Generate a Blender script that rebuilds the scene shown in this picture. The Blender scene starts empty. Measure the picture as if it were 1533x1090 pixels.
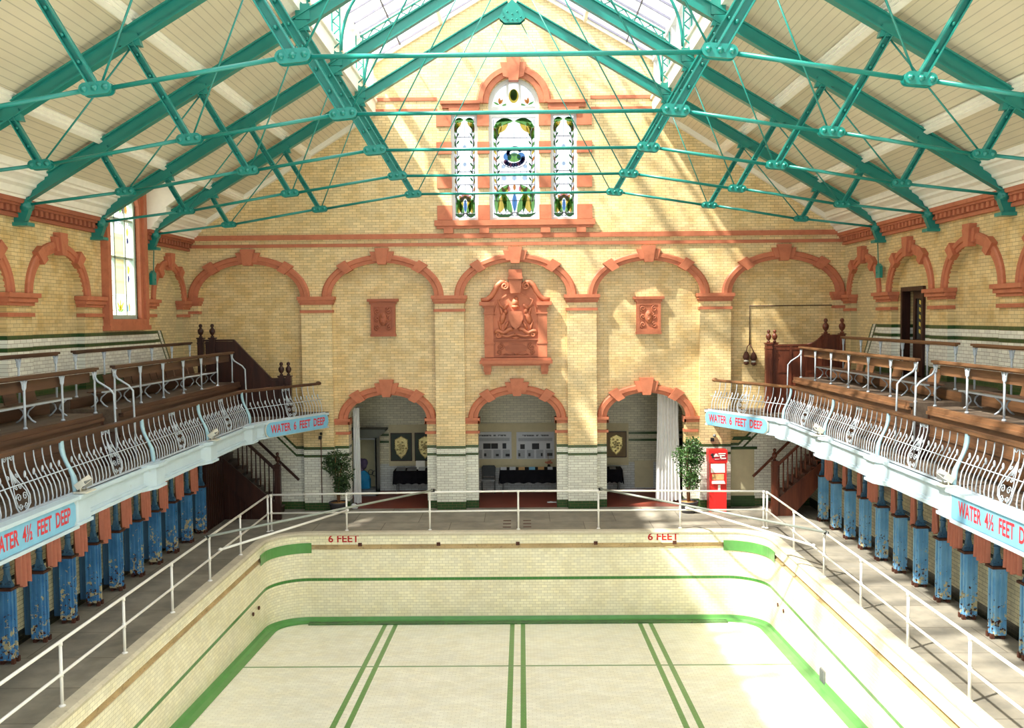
import bpy, bmesh, math, random
from math import sin, cos, pi, sqrt, atan2
from mathutils import Vector, Matrix, geometry
random.seed(7)
scn = bpy.context.scene
COL = scn.collection

# ------------------------------------------------------------------ camera
F = 1400.0
PITCH, YAW, ROLL, CX, CZ = .0493, .0101, .0093, .16, 5.72
cy_, sy_, cp_, sp_, cr_, sr_ = cos(YAW), sin(YAW), cos(PITCH), sin(PITCH), cos(ROLL), sin(ROLL)
R0 = Vector((cy_, sy_, 0)); F0 = Vector((-sy_, cy_, 0)); ZZ = Vector((0, 0, 1))
FW = F0*cp_ - ZZ*sp_
U0 = F0*sp_ + ZZ*cp_
RT = R0*cr_ - U0*sr_
UP = R0*sr_ + U0*cr_
cam = bpy.data.objects.new('camera', bpy.data.cameras.new('camera'))
COL.objects.link(cam)
cam.data.sensor_width = 36; cam.data.sensor_fit = 'HORIZONTAL'
cam.data.lens = F/1533*36
cam.data.clip_end = 400
m3 = Matrix((RT, UP, -FW)).transposed()
cam.matrix_world = Matrix.Translation((CX, 0, CZ)) @ m3.to_4x4()
scn.camera = cam

def ray(px, py):
    return FW + RT*((px-766.5)/F) - UP*((py-545)/F)
def atY(px, py, Y):                       # a point of the photo on the plane y = Y -> (x, z)
    d = ray(px, py); t = Y/d.y
    return (CX + d.x*t, CZ + d.z*t)
def atX(px, py, X):
    d = ray(px, py); t = (X-CX)/d.x
    return (d.y*t, CZ + d.z*t)

# ------------------------------------------------------------------ materials
def lin(c):
    def f(v):
        v /= 255.0
        return v/12.92 if v <= .04045 else ((v+.055)/1.055)**2.4
    return (f(c[0]), f(c[1]), f(c[2]), 1)

class NT:
    def __init__(s, name):
        s.m = bpy.data.materials.new(name); s.m.use_nodes = True
        s.t = s.m.node_tree; s.t.nodes.clear()
        s.out = s.n('ShaderNodeOutputMaterial')
    def n(s, kind, **kw):
        k = s.t.nodes.new(kind)
        for a, b in kw.items(): setattr(k, a, b)
        return k
    def l(s, a, b): s.t.links.new(a, b)
    def put(s, sock, v):
        if hasattr(v, 'is_linked') or isinstance(v, bpy.types.NodeSocket): s.l(v, sock)
        else: sock.default_value = v
    def math(s, op, a, b=None, c=None):
        k = s.n('ShaderNodeMath', operation=op)
        s.put(k.inputs[0], a)
        if b is not None: s.put(k.inputs[1], b)
        if c is not None: s.put(k.inputs[2], c)
        return k.outputs[0]
    def mix(s, f, a, b, mode='MIX'):
        k = s.n('ShaderNodeMix', data_type='RGBA', blend_type=mode)
        s.put(k.inputs[0], f); s.put(k.inputs[6], a); s.put(k.inputs[7], b)
        return k.outputs[2]
    def pos(s):
        g = s.n('ShaderNodeNewGeometry'); x = s.n('ShaderNodeSeparateXYZ')
        s.l(g.outputs['Position'], x.inputs[0])
        return g.outputs['Position'], x.outputs[0], x.outputs[1], x.outputs[2]
    def noise(s, vec, scale, detail=3, rough=.55):
        k = s.n('ShaderNodeTexNoise'); k.inputs['Scale'].default_value = scale
        k.inputs['Detail'].default_value = detail; k.inputs['Roughness'].default_value = rough
        if vec is not None: s.l(vec, k.inputs['Vector'])
        return k.outputs['Fac']
    def ramp(s, f, lo, hi, a=0., b=1.):
        k = s.n('ShaderNodeMapRange'); s.put(k.inputs[0], f)
        k.inputs[1].default_value = lo; k.inputs[2].default_value = hi
        k.inputs[3].default_value = a; k.inputs[4].default_value = b
        return k.outputs[0]
    def bsdf(s, col, rough=.5, metal=0, spec=.5, bump=None, bstr=.2, bdist=.01):
        b = s.n('ShaderNodeBsdfPrincipled')
        s.put(b.inputs['Base Color'], col); s.put(b.inputs['Roughness'], rough)
        b.inputs['Metallic'].default_value = metal
        b.inputs['Specular IOR Level'].default_value = spec
        if bump is not None:
            k = s.n('ShaderNodeBump'); k.inputs['Strength'].default_value = bstr; k.inputs['Distance'].default_value = bdist
            s.l(bump, k.inputs['Height']); s.l(k.outputs[0], b.inputs['Normal'])
        s.l(b.outputs[0], s.out.inputs[0])
        return b

def gray(v): return (v, v, v, 1)

def plain(name, c, rough=.5, metal=0, var=.12, scale=6, spec=.4, c2=None, lo=.5, hi=.65, scale2=14, stretch=None):
    t = NT(name)
    tc = t.n('ShaderNodeTexCoord'); v = tc.outputs['Object']
    if stretch:
        mp = t.n('ShaderNodeMapping'); mp.inputs['Scale'].default_value = stretch; t.l(v, mp.inputs[0]); v = mp.outputs[0]
    f = t.noise(v, scale)
    g = t.ramp(f, .3, .7, 1-var, 1+var)
    k = t.n('ShaderNodeVectorMath', operation='SCALE'); k.inputs[0].default_value = lin(c)[:3]; t.l(g, k.inputs['Scale'])
    col = k.outputs[0]
    if c2:
        f2 = t.ramp(t.noise(v, scale2, 5, .65), lo, hi)
        col = t.mix(f2, col, lin(c2))
    t.bsdf(col, rough, metal, spec)
    return t.m

def brick(name, u, base, zones=(), bw=.228, bh=.078, mort=(120, 100, 70), msize=.005, var=.14, rough=.28,
          slant=None, slope=None, ramped=None, stain=.1, xzones=(), spec=.4, fade=.75, hue=None):
    """glazed brick / tile surface in world space; zones are (z0, z1, colour) courses of another colour"""
    t = NT(name); p, x, y, z = t.pos()
    if u == 'X': U, V = x, z
    elif u == 'Y': U, V = y, z
    elif u == 'XY': U, V = x, y
    elif u == 'YX': U, V = y, x
    elif u == 'pool': U, V = t.math('SUBTRACT', y, t.math('ABSOLUTE', x)), z
    cb = t.n('ShaderNodeCombineXYZ'); t.l(U, cb.inputs[0]); t.l(V, cb.inputs[1])
    b = t.n('ShaderNodeTexBrick'); t.l(cb.outputs[0], b.inputs['Vector'])
    b.inputs['Scale'].default_value = 1; b.inputs['Brick Width'].default_value = bw; b.inputs['Row Height'].default_value = bh
    b.inputs['Mortar Size'].default_value = msize; b.inputs['Mortar Smooth'].default_value = .2
    b.inputs['Color1'].default_value = gray(1-var); b.inputs['Color2'].default_value = gray(1+var*.6); b.inputs['Mortar'].default_value = gray(1)
    ze = z
    if ramped:                             # courses climb with |x| beside a stair
        a, k = ramped
        ze = t.math('SUBTRACT', z, t.math('MULTIPLY', t.math('MAXIMUM', t.math('SUBTRACT', t.math('ABSOLUTE', x), a), 0), k))
    col = lin(base)
    if hue:
        col = t.mix(t.ramp(t.noise(cb.outputs[0], 2.2, 4), .42, .62), lin(base), lin(hue))
    for z0, z1, c in zones:
        col = t.mix(t.math('COMPARE', z if z0 == -1 else ze, (z0+z1)/2, (z1-z0)/2), col, lin(c))
    for kind, c0, hw, c in xzones:
        col = t.mix(t.math('COMPARE', {'x': x, 'y': y}[kind], c0, hw), col, lin(c))
    if slant:                              # white dado ends on a slope
        y0, k, z0, white, green, yellow = slant
        d = t.math('ADD', t.math('SUBTRACT', y, y0), t.math('MULTIPLY', t.math('SUBTRACT', z, z0), k))
        low = t.math('LESS_THAN', z, z0)
        col = t.mix(t.math('MULTIPLY', low, t.math('GREATER_THAN', d, -.34)), col, lin(white))
        for dm in (-.045, -.29):
            col = t.mix(t.math('MULTIPLY', low, t.math('COMPARE', d, dm, .045)), col, lin(green))
        col = t.mix(t.math('GREATER_THAN', d, 0), col, lin(yellow))
    col = t.mix(1, col, b.outputs['Color'], 'MULTIPLY')
    st = t.ramp(t.noise(p, .6, 4, .6), .3, .75, 1-stain, 1+stain*.5)
    k = t.n('ShaderNodeVectorMath', operation='SCALE'); t.l(col, k.inputs[0]); t.l(st, k.inputs['Scale'])
    col = t.mix(t.math('MULTIPLY', b.outputs['Fac'], fade), k.outputs[0], lin(mort))
    t.bsdf(col, rough, 0, spec)
    return t.m

def wood(name, c, c2, stretch, rough=.5):
    t = NT(name); p, x, y, z = t.pos()
    mp = t.n('ShaderNodeMapping'); mp.inputs['Scale'].default_value = stretch; t.l(p, mp.inputs[0])
    f = t.ramp(t.noise(mp.outputs[0], 1, 6, .65), .3, .7)
    t.bsdf(t.mix(f, lin(c), lin(c2)), rough, 0, .35)
    return t.m

BUFF = (236, 211, 160); WHITE = (236, 236, 222); GREEN = (48, 80, 38); TERRA = (190, 114, 82)
EW_Z = [(-9, 1.60, WHITE), (1.60, 1.68, GREEN), (1.68, 1.83, WHITE), (1.83, 1.915, GREEN), (-1, .23, GREEN)]
M = {}
M['end_brick'] = brick('glazed_buff_brick_end_wall', 'X', BUFF, EW_Z, hue=(229, 199, 142))
M['end_infill'] = brick('glazed_buff_brick_arch_infill', 'X', (231, 205, 152), EW_Z, ramped=(6.65, 1.0), hue=(221, 189, 130))
SW_Z = [(3, 4.19+.3, GREEN), (4.49, 5.14, WHITE), (5.14, 5.22, GREEN), (5.22, 5.38, WHITE), (5.38, 5.465, GREEN)]
M['side_brick'] = brick('glazed_buff_brick_side_wall', 'Y', (228, 204, 150), SW_Z, slant=(26.0, .76, 5.465, WHITE, GREEN, (218, 198, 148)), hue=(216, 184, 122))
M['under_brick'] = brick('cream_tile_under_gallery', 'Y', (214, 206, 170), [(0, .26, (26, 30, 22)), (1.22, 1.30, (28, 32, 22)), (1.86, 1.95, (28, 32, 22))], mort=(90, 85, 60))
M['vest_brick'] = brick('white_tile_vestibule', 'X', (205, 200, 172), [(0, .25, GREEN), (1.6, 1.68, GREEN), (1.83, 1.915, GREEN), (-.1, .9, (196, 200, 196))], mort=(95, 90, 70))
PG = (90, 150, 80)
M['pool_tile'] = brick('cream_pool_tile', 'pool', (248, 242, 214), [(-1.285, -1.205, (64, 132, 58))], bw=.16, bh=.075, mort=(150, 140, 105), msize=.004, var=.09, stain=.12, fade=.6, hue=(244, 236, 202))
lanes = []
for c0 in (-3.37, 0, 3.37):
    lanes += [('x', c0-.14, .058, (98, 152, 76)), ('x', c0+.14, .058, (98, 152, 76))]
lanes.append(('y', 21.0, .04, (110, 150, 92)))
M['pool_floor'] = brick('cream_pool_floor_tile', 'XY', (249, 247, 230), (), bw=.16, bh=.075, mort=(175, 168, 135), msize=.004, var=.08, xzones=lanes, fade=.5, hue=(246, 242, 220))
M['pool_green'] = plain('green_pool_tile', PG, .3, var=.1, scale=3)
M['pool_green_dark'] = plain('dark_green_gutter_tile', (70, 112, 62), .3, var=.3, scale=2, c2=(60, 70, 55))
M['trough'] = plain('stained_scum_trough', (196, 172, 128), .6, var=.2, scale=2, c2=(136, 112, 80), lo=.55, hi=.75)
M['coping'] = plain('pale_stone_coping', (205, 196, 172), .7, var=.12, scale=2, c2=(165, 155, 132), lo=.55, hi=.8)
M['deck'] = brick('concrete_paving', 'XY', (154, 147, 132), (), bw=1.85, bh=1.3, mort=(100, 92, 80), msize=.012, var=.1, rough=.75, stain=.25, hue=(138, 133, 121), spec=.2)
M['dk_green'] = brick('dark_green_tile', 'X', GREEN, (), mort=(24, 40, 20))
M['hazard_yellow'] = plain('hazard_yellow', (214, 196, 90), .6)
M['red_floor'] = plain('red_quarry_tile', (120, 58, 44), .5, var=.12, scale=2)
M['terra'] = plain('terracotta', TERRA, .55, var=.10, scale=3, c2=(172, 98, 68), lo=.5, hi=.75, scale2=5)
M['terra_dark'] = plain('shaded_terracotta', (160, 92, 66), .6, var=.12, scale=4)  # darker terracotta copy, shade of the left side put into the colour
def boards(name, c, axis, pitch=.11, dark=.55):
    t = NT(name); p, x, y, z = t.pos()
    U = {'x': x, 'y': y, 'z': z}[axis]
    fr = t.math('FRACT', t.math('DIVIDE', U, pitch))
    line = t.math('LESS_THAN', fr, .12)
    nz = t.ramp(t.noise(p, .8, 3), .3, .7, .92, 1.06)
    k = t.n('ShaderNodeVectorMath', operation='SCALE'); k.inputs[0].default_value = lin(c)[:3]; t.l(nz, k.inputs['Scale'])
    col = t.mix(t.math('MULTIPLY', line, dark), k.outputs[0], lin((c[0]*.55, c[1]*.53, c[2]*.5)))
    t.bsdf(col, .6, 0, .3)
    return t.m
M['ceiling'] = boards('cream_boarded_ceiling', (222, 211, 184), 'x', .12, .38)
M['ceil_trim'] = plain('cream_painted_timber', (246, 241, 226), .5, var=.04)
M['teal'] = plain('teal_gloss_paint', (28, 128, 116), .28, var=.06, scale=3, spec=.5)
M['white_paint'] = plain('white_gloss_paint', (240, 238, 232), .35, var=.03, c2=(206, 196, 182), lo=.66, hi=.74, scale2=25)
M['pale_blue'] = plain('pale_blue_grey_paint', (178, 188, 196), .45, var=.06, scale=5)
M['post_blue'] = plain('light_blue_paint', (158, 194, 206), .45, var=.08, scale=5)
M['fascia'] = plain('blue_white_fascia_paint', (186, 206, 216), .5, var=.06, scale=2, c2=(166, 174, 172), lo=.62, hi=.8, scale2=4)
M['moulding'] = plain('cream_grey_moulding', (206, 204, 190), .55, var=.06)
M['sign_blue'] = plain('sign_blue_paint', (122, 182, 212), .45, var=.06)
M['sign_red'] = plain('sign_red_paint', (204, 52, 62), .5, var=.1)
M['red6'] = plain('deep_red_paint', (178, 34, 34), .5, var=.1)
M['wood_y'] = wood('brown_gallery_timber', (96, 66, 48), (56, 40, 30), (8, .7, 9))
M['wood_y_sunlit'] = wood('sunlit_gallery_timber', (146, 104, 70), (86, 60, 42), (8, .6, 9))  # right gallery's copy of the brown timber, sunlight painted into its tone
M['wood_dark'] = wood('dark_stained_timber', (66, 36, 26), (40, 22, 18), (9, 9, .8), .4)
M['wood_sunlit'] = wood('sunlit_brown_timber', (120, 62, 40), (74, 38, 26), (9, 9, .8), .4)  # right stair's copy of the dark timber, brightened in colour as if sunlit
M['tread'] = wood('dusty_timber_tread', (108, 94, 80), (72, 58, 48), (6, .5, 6), .7)
M['pier_blue'] = plain('chipped_blue_paint', (58, 126, 186), .5, var=.12, scale=3, c2=(196, 184, 140), lo=.62, hi=.66, scale2=7, stretch=(1, 1, .6))
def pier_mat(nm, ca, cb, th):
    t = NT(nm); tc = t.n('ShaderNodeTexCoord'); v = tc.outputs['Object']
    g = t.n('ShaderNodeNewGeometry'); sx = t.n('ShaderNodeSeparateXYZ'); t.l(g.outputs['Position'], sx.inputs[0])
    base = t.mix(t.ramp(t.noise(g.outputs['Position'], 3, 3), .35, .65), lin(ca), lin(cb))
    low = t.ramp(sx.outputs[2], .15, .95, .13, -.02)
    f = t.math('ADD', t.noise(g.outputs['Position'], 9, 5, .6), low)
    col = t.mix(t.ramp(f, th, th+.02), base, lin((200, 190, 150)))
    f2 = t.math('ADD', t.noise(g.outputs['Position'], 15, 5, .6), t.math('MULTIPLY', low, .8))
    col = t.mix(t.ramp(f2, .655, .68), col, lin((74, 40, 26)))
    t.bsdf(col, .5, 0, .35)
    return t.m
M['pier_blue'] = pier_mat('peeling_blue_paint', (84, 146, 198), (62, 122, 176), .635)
M['pier_blue_sunlit'] = pier_mat('sunlit_blue_paint', (132, 188, 224), (104, 166, 212), .66)  # same blue paint for the right piers, lightened to carry the sunlight
M['pier_dark'] = plain('dull_blue_paint', (66, 108, 142), .5, var=.1, scale=3, c2=(40, 44, 44), lo=.62, hi=.72, scale2=9)
M['rust'] = plain('rusty_iron', (84, 48, 34), .7, var=.3, scale=12)
M['curtain_pink'] = plain('salmon_pink_fabric', (204, 132, 112), .85, var=.08, spec=.1)
M['curtain_white'] = plain('white_fabric', (226, 226, 224), .85, var=.04, spec=.1)
M['black_cloth'] = plain('black_fabric', (24, 24, 28), .9, var=.2, spec=.1)
M['black'] = plain('black_plastic', (26, 26, 26), .5)
M['grey_metal'] = plain('grey_metal', (128, 132, 132), .45, metal=.3)
M['grey_pole'] = plain('grey_green_pole', (150, 156, 148), .4, var=.05)
M['chair'] = plain('charcoal_vinyl', (52, 56, 58), .6)
M['cream_panel'] = plain('cream_painted_panel', (196, 186, 150), .6, var=.05)
M['poster'] = plain('poster_paper', (196, 200, 204), .5, var=.03)
M['ink'] = plain('black_ink', (40, 42, 46), .6, var=.3, scale=30)
M['ink_soft'] = plain('grey_text_block', (158, 162, 168), .6, var=.15, scale=60)
M['crest_board'] = plain('dark_green_crest_board', (44, 58, 44), .5)
M['crest_wood'] = plain('brown_crest_board', (120, 98, 60), .5, var=.12)
M['brass'] = plain('tarnished_brass', (186, 172, 120), .35, metal=.7, var=.25, scale=30)
M['kiosk_red'] = plain('red_kiosk_paint', (226, 40, 38), .4, var=.04)
M['kiosk_dark'] = plain('dark_red_panel', (170, 24, 44), .4)
M['kiosk_white'] = plain('white_kiosk_panel', (244, 242, 234), .4, var=.02)
M['kiosk_tan'] = plain('tan_kiosk_picture', (204, 164, 112), .5, var=.2, scale=12)
M['leaf'] = plain('green_leaf', (62, 96, 46), .5, var=.4, scale=5, c2=(112, 142, 84), lo=.55, hi=.7, scale2=9)
M['leaf_dark'] = plain('dark_green_leaf', (48, 72, 38), .5, var=.4, scale=5, c2=(84, 106, 62), lo=.55, hi=.7, scale2=9)
M['bark'] = plain('brown_bark', (120, 86, 58), .8, var=.2, scale=20)
M['pot'] = plain('dark_plastic_pot', (64, 62, 66), .5)
M['soil'] = plain('bark_chip_soil', (176, 130, 78), .9, var=.3, scale=30)
M['blue_bag'] = plain('bright_blue_cloth', (30, 140, 200), .6)
M['purple'] = plain('purple_cloth', (96, 78, 112), .8, var=.3)
M['glaze_bar'] = plain('lilac_grey_glazing_bar', (128, 126, 142), .5)
M['lead'] = plain('leading', (78, 74, 84), .5)
M['win_white'] = plain('white_window_timber', (206, 206, 202), .45, var=.03)
M['win_green'] = plain('pale_green_window_timber', (186, 206, 188), .45, var=.04)

def glass(name, tint, transp, transl, trl_col=(1, 1, 1, 1), gloss=.05):
    t = NT(name)
    a = t.n('ShaderNodeBsdfTransparent'); a.inputs[0].default_value = tint
    b = t.n('ShaderNodeBsdfTranslucent'); b.inputs[0].default_value = trl_col
    c = t.n('ShaderNodeBsdfGlossy'); c.inputs['Roughness'].default_value = .08
    m1 = t.n('ShaderNodeMixShader'); m1.inputs[0].default_value = transl/(transp+transl)
    t.l(a.outputs[0], m1.inputs[1]); t.l(b.outputs[0], m1.inputs[2])
    m2 = t.n('ShaderNodeMixShader'); m2.inputs[0].default_value = gloss
    t.l(m1.outputs[0], m2.inputs[1]); t.l(c.outputs[0], m2.inputs[2])
    t.l(m2.outputs[0], t.out.inputs[0])
    return t.m
M['roof_glass'] = glass('hazy_roof_glass', (.97, .98, 1, 1), .56, .44)
M['side_glass'] = glass('clear_lantern_glass', (.97, .98, 1, 1), .96, .04)
M['case_grey'] = plain('dark_grey_green_paint', (86, 90, 80), .5)
M['case_glass'] = glass('clear_case_glass', (.93, .96, .95, 1), .97, .03)
M['leaded'] = glass('white_obscured_glass', (.97, .98, 1, 1), .55, .45)
def stain(name, c):
    c = tuple(v*.8 for v in c)
    return glass('stained_glass_'+name, lin(c), .4, .6, lin(c), .03)
for nm, c in dict(green=(128, 190, 96), dark=(52, 104, 46), yellow=(240, 208, 84), orange=(236, 150, 74), blue=(92, 150, 214), navy=(38, 48, 92),
                  pink=(238, 150, 150), pale=(206, 226, 250), lilac=(224, 206, 238), plum=(110, 60, 92), amber=(250, 226, 160)).items():
    M['sg_'+nm] = stain(nm, c)

# ------------------------------------------------------------------ mesh builder
WL = {}
class MB:
    def __init__(s): s.v = []; s.f = []; s.sm = []
    def add(s, vs, fs, smooth=False):
        o = len(s.v); s.v += [tuple(v) for v in vs]
        for f in fs: s.f.append([i+o for i in f]); s.sm.append(smooth)
        return s
    def box(s, c, d, rz=0):
        x, y, z = [k/2 for k in d]; ca, sa = cos(rz), sin(rz); vs = []
        for a in (-1, 1):
            for b in (-1, 1):
                for e in (-1, 1): vs.append((c[0]+a*x*ca-b*y*sa, c[1]+a*x*sa+b*y*ca, c[2]+e*z))
        return s.add(vs, [(0, 1, 3, 2), (4, 6, 7, 5), (0, 4, 5, 1), (2, 3, 7, 6), (0, 2, 6, 4), (1, 5, 7, 3)])
    def box2(s, a, b):
        return s.box([(a[i]+b[i])/2 for i in range(3)], [abs(b[i]-a[i]) for i in range(3)])
    def bar(s, p0, p1, w, h, up=(0, 0, 1)):
        p0, p1 = Vector(p0), Vector(p1); d = (p1-p0).normalized(); u = Vector(up)
        sd = d.cross(u)
        if sd.length < 1e-4: sd = d.cross(Vector((0, 1, 0)))
        sd.normalize(); u = sd.cross(d).normalized(); vs = []
        for p in (p0, p1):
            for a, b in ((-1, -1), (1, -1), (1, 1), (-1, 1)): vs.append(p + sd*(a*w/2) + u*(b*h/2))
        return s.add(vs, [(0, 1, 2, 3), (4, 7, 6, 5), (0, 4, 5, 1), (1, 5, 6, 2), (2, 6, 7, 3), (3, 7, 4, 0)])
    def tube(s, pts, r, n=8, cap=True, closed=False):
        pts = [Vector(p) for p in pts]; k = len(pts); vs = []; fs = []
        rr = r if isinstance(r, (list, tuple)) else [r]*k
        prev = None
        for i, p in enumerate(pts):
            if closed: d = pts[(i+1) % k]-pts[i-1]
            else: d = pts[min(i+1, k-1)]-pts[max(i-1, 0)]
            d.normalize()
            if prev is None:
                a = Vector((0, 0, 1)) if abs(d.z) < .9 else Vector((1, 0, 0))
                nrm = d.cross(a).normalized()
            else:
                nrm = prev - d*prev.dot(d)
                if nrm.length < 1e-5: nrm = d.cross(Vector((0, 0, 1)))
                nrm.normalize()
            prev = nrm; b = d.cross(nrm)
            for j in range(n):
                t = 2*pi*j/n; vs.append(p + nrm*(rr[i]*cos(t)) + b*(rr[i]*sin(t)))
        for i in range(k if closed else k-1):
            i2 = (i+1) % k
            for j in range(n): fs.append((i*n+j, i*n+(j+1) % n, i2*n+(j+1) % n, i2*n+j))
        s.add(vs, fs, True)
        if cap and not closed:
            o = len(s.v)-len(vs)
            s.f.append([o+j for j in range(n)][::-1]); s.sm.append(False)
            s.f.append([o+(k-1)*n+j for j in range(n)]); s.sm.append(False)
        return s
    def lathe(s, prof, o, n=12, axis='z'):
        vs = []; fs = []
        for r, h in prof:
            for j in range(n):
                t = 2*pi*j/n; a, b = r*cos(t), r*sin(t)
                if axis == 'z': vs.append((o[0]+a, o[1]+b, o[2]+h))
                elif axis == 'y': vs.append((o[0]+a, o[1]+h, o[2]+b))
                else: vs.append((o[0]+h, o[1]+a, o[2]+b))
        k = len(prof)
        for i in range(k-1):
            for j in range(n): fs.append((i*n+j, i*n+(j+1) % n, (i+1)*n+(j+1) % n, (i+1)*n+j))
        fs.append(list(range(n))[::-1]); fs.append([(k-1)*n+j for j in range(n)])
        return s.add(vs, fs, True)
    def ell(s, c, r, n=10, m=7, rot=None):
        vs = []; fs = []
        for i in range(m+1):
            th = pi*i/m
            for j in range(n):
                t = 2*pi*j/n; v = Vector((r[0]*sin(th)*cos(t), r[1]*sin(th)*sin(t), r[2]*cos(th)))
                if rot: v = rot @ v
                vs.append((c[0]+v.x, c[1]+v.y, c[2]+v.z))
        for i in range(m):
            for j in range(n): fs.append((i*n+j, (i+1)*n+j, (i+1)*n+(j+1) % n, i*n+(j+1) % n))
        return s.add(vs, fs, True)
    def plate(s, loops, P, d0, d1):
        """solid slab: 2-D outline (first loop) with holes, mapped by P(u, v, d) between depths d0 and d1"""
        flat = [p for lp in loops for p in lp]
        tris = geometry.tessellate_polygon([[Vector((p[0], p[1], 0)) for p in lp] for lp in loops])
        n = len(flat)
        vs = [P(p[0], p[1], d0) for p in flat] + [P(p[0], p[1], d1) for p in flat]
        fs = [tuple(t) for t in tris] + [tuple(i+n for i in t)[::-1] for t in tris]
        o = 0
        for lp in loops:
            k = len(lp)
            for i in range(k):
                a, b = o+i, o+(i+1) % k
                fs.append((a, b, b+n, a+n))
            o += k
        return s.add(vs, fs)
    def sheet(s, loop, P, d):
        tris = geometry.tessellate_polygon([[Vector((p[0], p[1], 0)) for p in loop]])
        return s.add([P(p[0], p[1], d) for p in loop], [tuple(t) for t in tris])
    def grid(s, rows, smooth=True):
        vs = [v for r in rows for v in r]; k = len(rows[0]); fs = []
        for i in range(len(rows)-1):
            for j in range(k-1): fs.append((i*k+j, i*k+j+1, (i+1)*k+j+1, (i+1)*k+j))
        return s.add(vs, fs, smooth)
    def build(s, name, mat, parent=None):
        o = WL.get(parent.name, Vector((0, 0, 0))) if parent else Vector((0, 0, 0))
        me = bpy.data.meshes.new(name)
        me.from_pydata([(v[0]-o.x, v[1]-o.y, v[2]-o.z) for v in s.v], [], s.f)
        me.polygons.foreach_set('use_smooth', s.sm)
        bm = bmesh.new(); bm.from_mesh(me); bmesh.ops.recalc_face_normals(bm, faces=bm.faces); bm.to_mesh(me); bm.free()
        mats = mat if isinstance(mat, list) else [mat]
        for m in mats: me.materials.append(M[m])
        ob = bpy.data.objects.new(name, me); COL.objects.link(ob)
        if parent: ob.parent = parent; WL[ob.name] = o
        return ob

def tag(o, label, cat=None, group=None, kind=None):
    o['label'] = label
    if cat: o['category'] = cat
    if group: o['group'] = group
    if kind: o['kind'] = kind
    return o
def thing(name, label, cat, loc=(0, 0, 0), group=None):
    o = bpy.data.objects.new(name, None); COL.objects.link(o); o.location = loc; o.empty_display_size = .1
    WL[o.name] = Vector(loc)
    return tag(o, label, cat, group)
def struct(name, mb, mat, label, cat='structure'):
    o = mb.build(name, mat); o['kind'] = 'structure'; o['label'] = label; o['category'] = cat
    return o
KIDS = {}
def copy_tree(root, loc, label, group=None):
    r = root.copy(); COL.objects.link(r); r.location = loc; r['label'] = label
    if group: r['group'] = group
    for ch in list(root.children):
        c = ch.copy(); COL.objects.link(c); c.parent = r
        for g in list(ch.children):
            d = g.copy(); COL.objects.link(d); d.parent = c
    return r
ORD = ['first', 'second', 'third', 'fourth', 'fifth', 'sixth', 'seventh', 'eighth', 'ninth', 'tenth', 'eleventh', 'twelfth']

def text_geo(body, size):
    cu = bpy.data.curves.new('lettering', 'FONT'); cu.body = body; cu.size = size
    cu.align_x = 'CENTER'; cu.align_y = 'CENTER'; cu.resolution_u = 3; cu.offset = size*.022
    ob = bpy.data.objects.new('lettering', cu); COL.objects.link(ob)
    dg = bpy.context.evaluated_depsgraph_get(); dg.update()
    me = bpy.data.meshes.new_from_object(ob.evaluated_get(dg))
    vs = [v.co.copy() for v in me.vertices]; fs = [list(p.vertices) for p in me.polygons]
    bpy.data.objects.remove(ob); bpy.data.meshes.remove(me); bpy.data.curves.remove(cu)
    return vs, fs
TXT = {k: text_geo(*k) for k in (('WATER  6  FEET  DEEP', .27), ('WATER  4½  FEET  DEEP', .30), ('6 FEET', .235))}

def arc(cx, zs, a, b, t0=0, t1=pi, n=24):
    return [(cx + a*cos(t0+(t1-t0)*i/n), zs + b*sin(t0+(t1-t0)*i/n)) for i in range(n+1)]

def arch_ring(mb, P, cx, zs, ai, bi, ao, bo, d, n=28):
    prof = [(0, -.02), (0, d*.55), (.42, d*.62), (.46, d), (.86, d), (1, d*.7), (1, -.02)]
    k = len(prof); vs = []; fs = []
    for i in range(n+1):
        t = pi*i/n
        for r, dd in prof:
            a = ai+(ao-ai)*r; b = bi+(bo-bi)*r
            vs.append(P(cx+a*cos(t), zs+b*sin(t), dd))
    for i in range(n):
        for j in range(k): fs.append((i*k+j, i*k+(j+1) % k, (i+1)*k+(j+1) % k, (i+1)*k+j))
    fs.append(list(range(k))); fs.append([n*k+j for j in range(k)])
    mb.add(vs, fs)
def voussoir(mb, P, cx, zs, ai, bi, ao, bo, t, hw, r0, r1, d, flare=1.0):
    def q(tt, r): return (cx+(ai+(ao-ai)*r)*cos(tt), zs+(bi+(bo-bi)*r)*sin(tt))
    lp = [q(t-hw, r0), q(t-hw*flare, r1), q(t+hw*flare, r1), q(t+hw, r0)]
    mb.plate([lp], P, -.02, d)
def arch_trim(P, cx, zs, ai, bi, ao, bo, d, side=False):
    mb = MB(); arch_ring(mb, P, cx, zs, ai, bi, ao, bo, d)
    w = (.27 if ao < 1.42 and d < .09 else .34)/ao
    for t in (pi*.275, pi*.725): voussoir(mb, P, cx, zs, ai, bi, ao, bo, t, w*.5, -.1, 1.3, d+.05, .95)
    voussoir(mb, P, cx, zs, ai, bi, ao, bo, pi/2, w*.9, .2, 1.45, d+.03, 1.1)
    voussoir(mb, P, cx, zs, ai, bi, ao, bo, pi/2, w*.45, -.2, 1.8, d+.08, 1.2)
    return mb

# ================================================================== END WALL
YF = 27.75                                 # front plane
YI = 27.97                                 # recessed infill plane
W = 9.72
def E(u, z, d): return (u, YF-d, z)
def EI(u, z, d): return (u, YI-d, z)
UPC = [-7.9, -3.93, 0, 3.93, 7.9]; UA, UB, UZ = 1.53, 1.0, 6.38
LOC = [-3.88, .02, 3.88]; LA, LB, LZ = 1.18, .72, 2.73
def zroof(x): return 8.25 + .632*(9.72-abs(x))
out = [(-W-.3, 0)]
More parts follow.
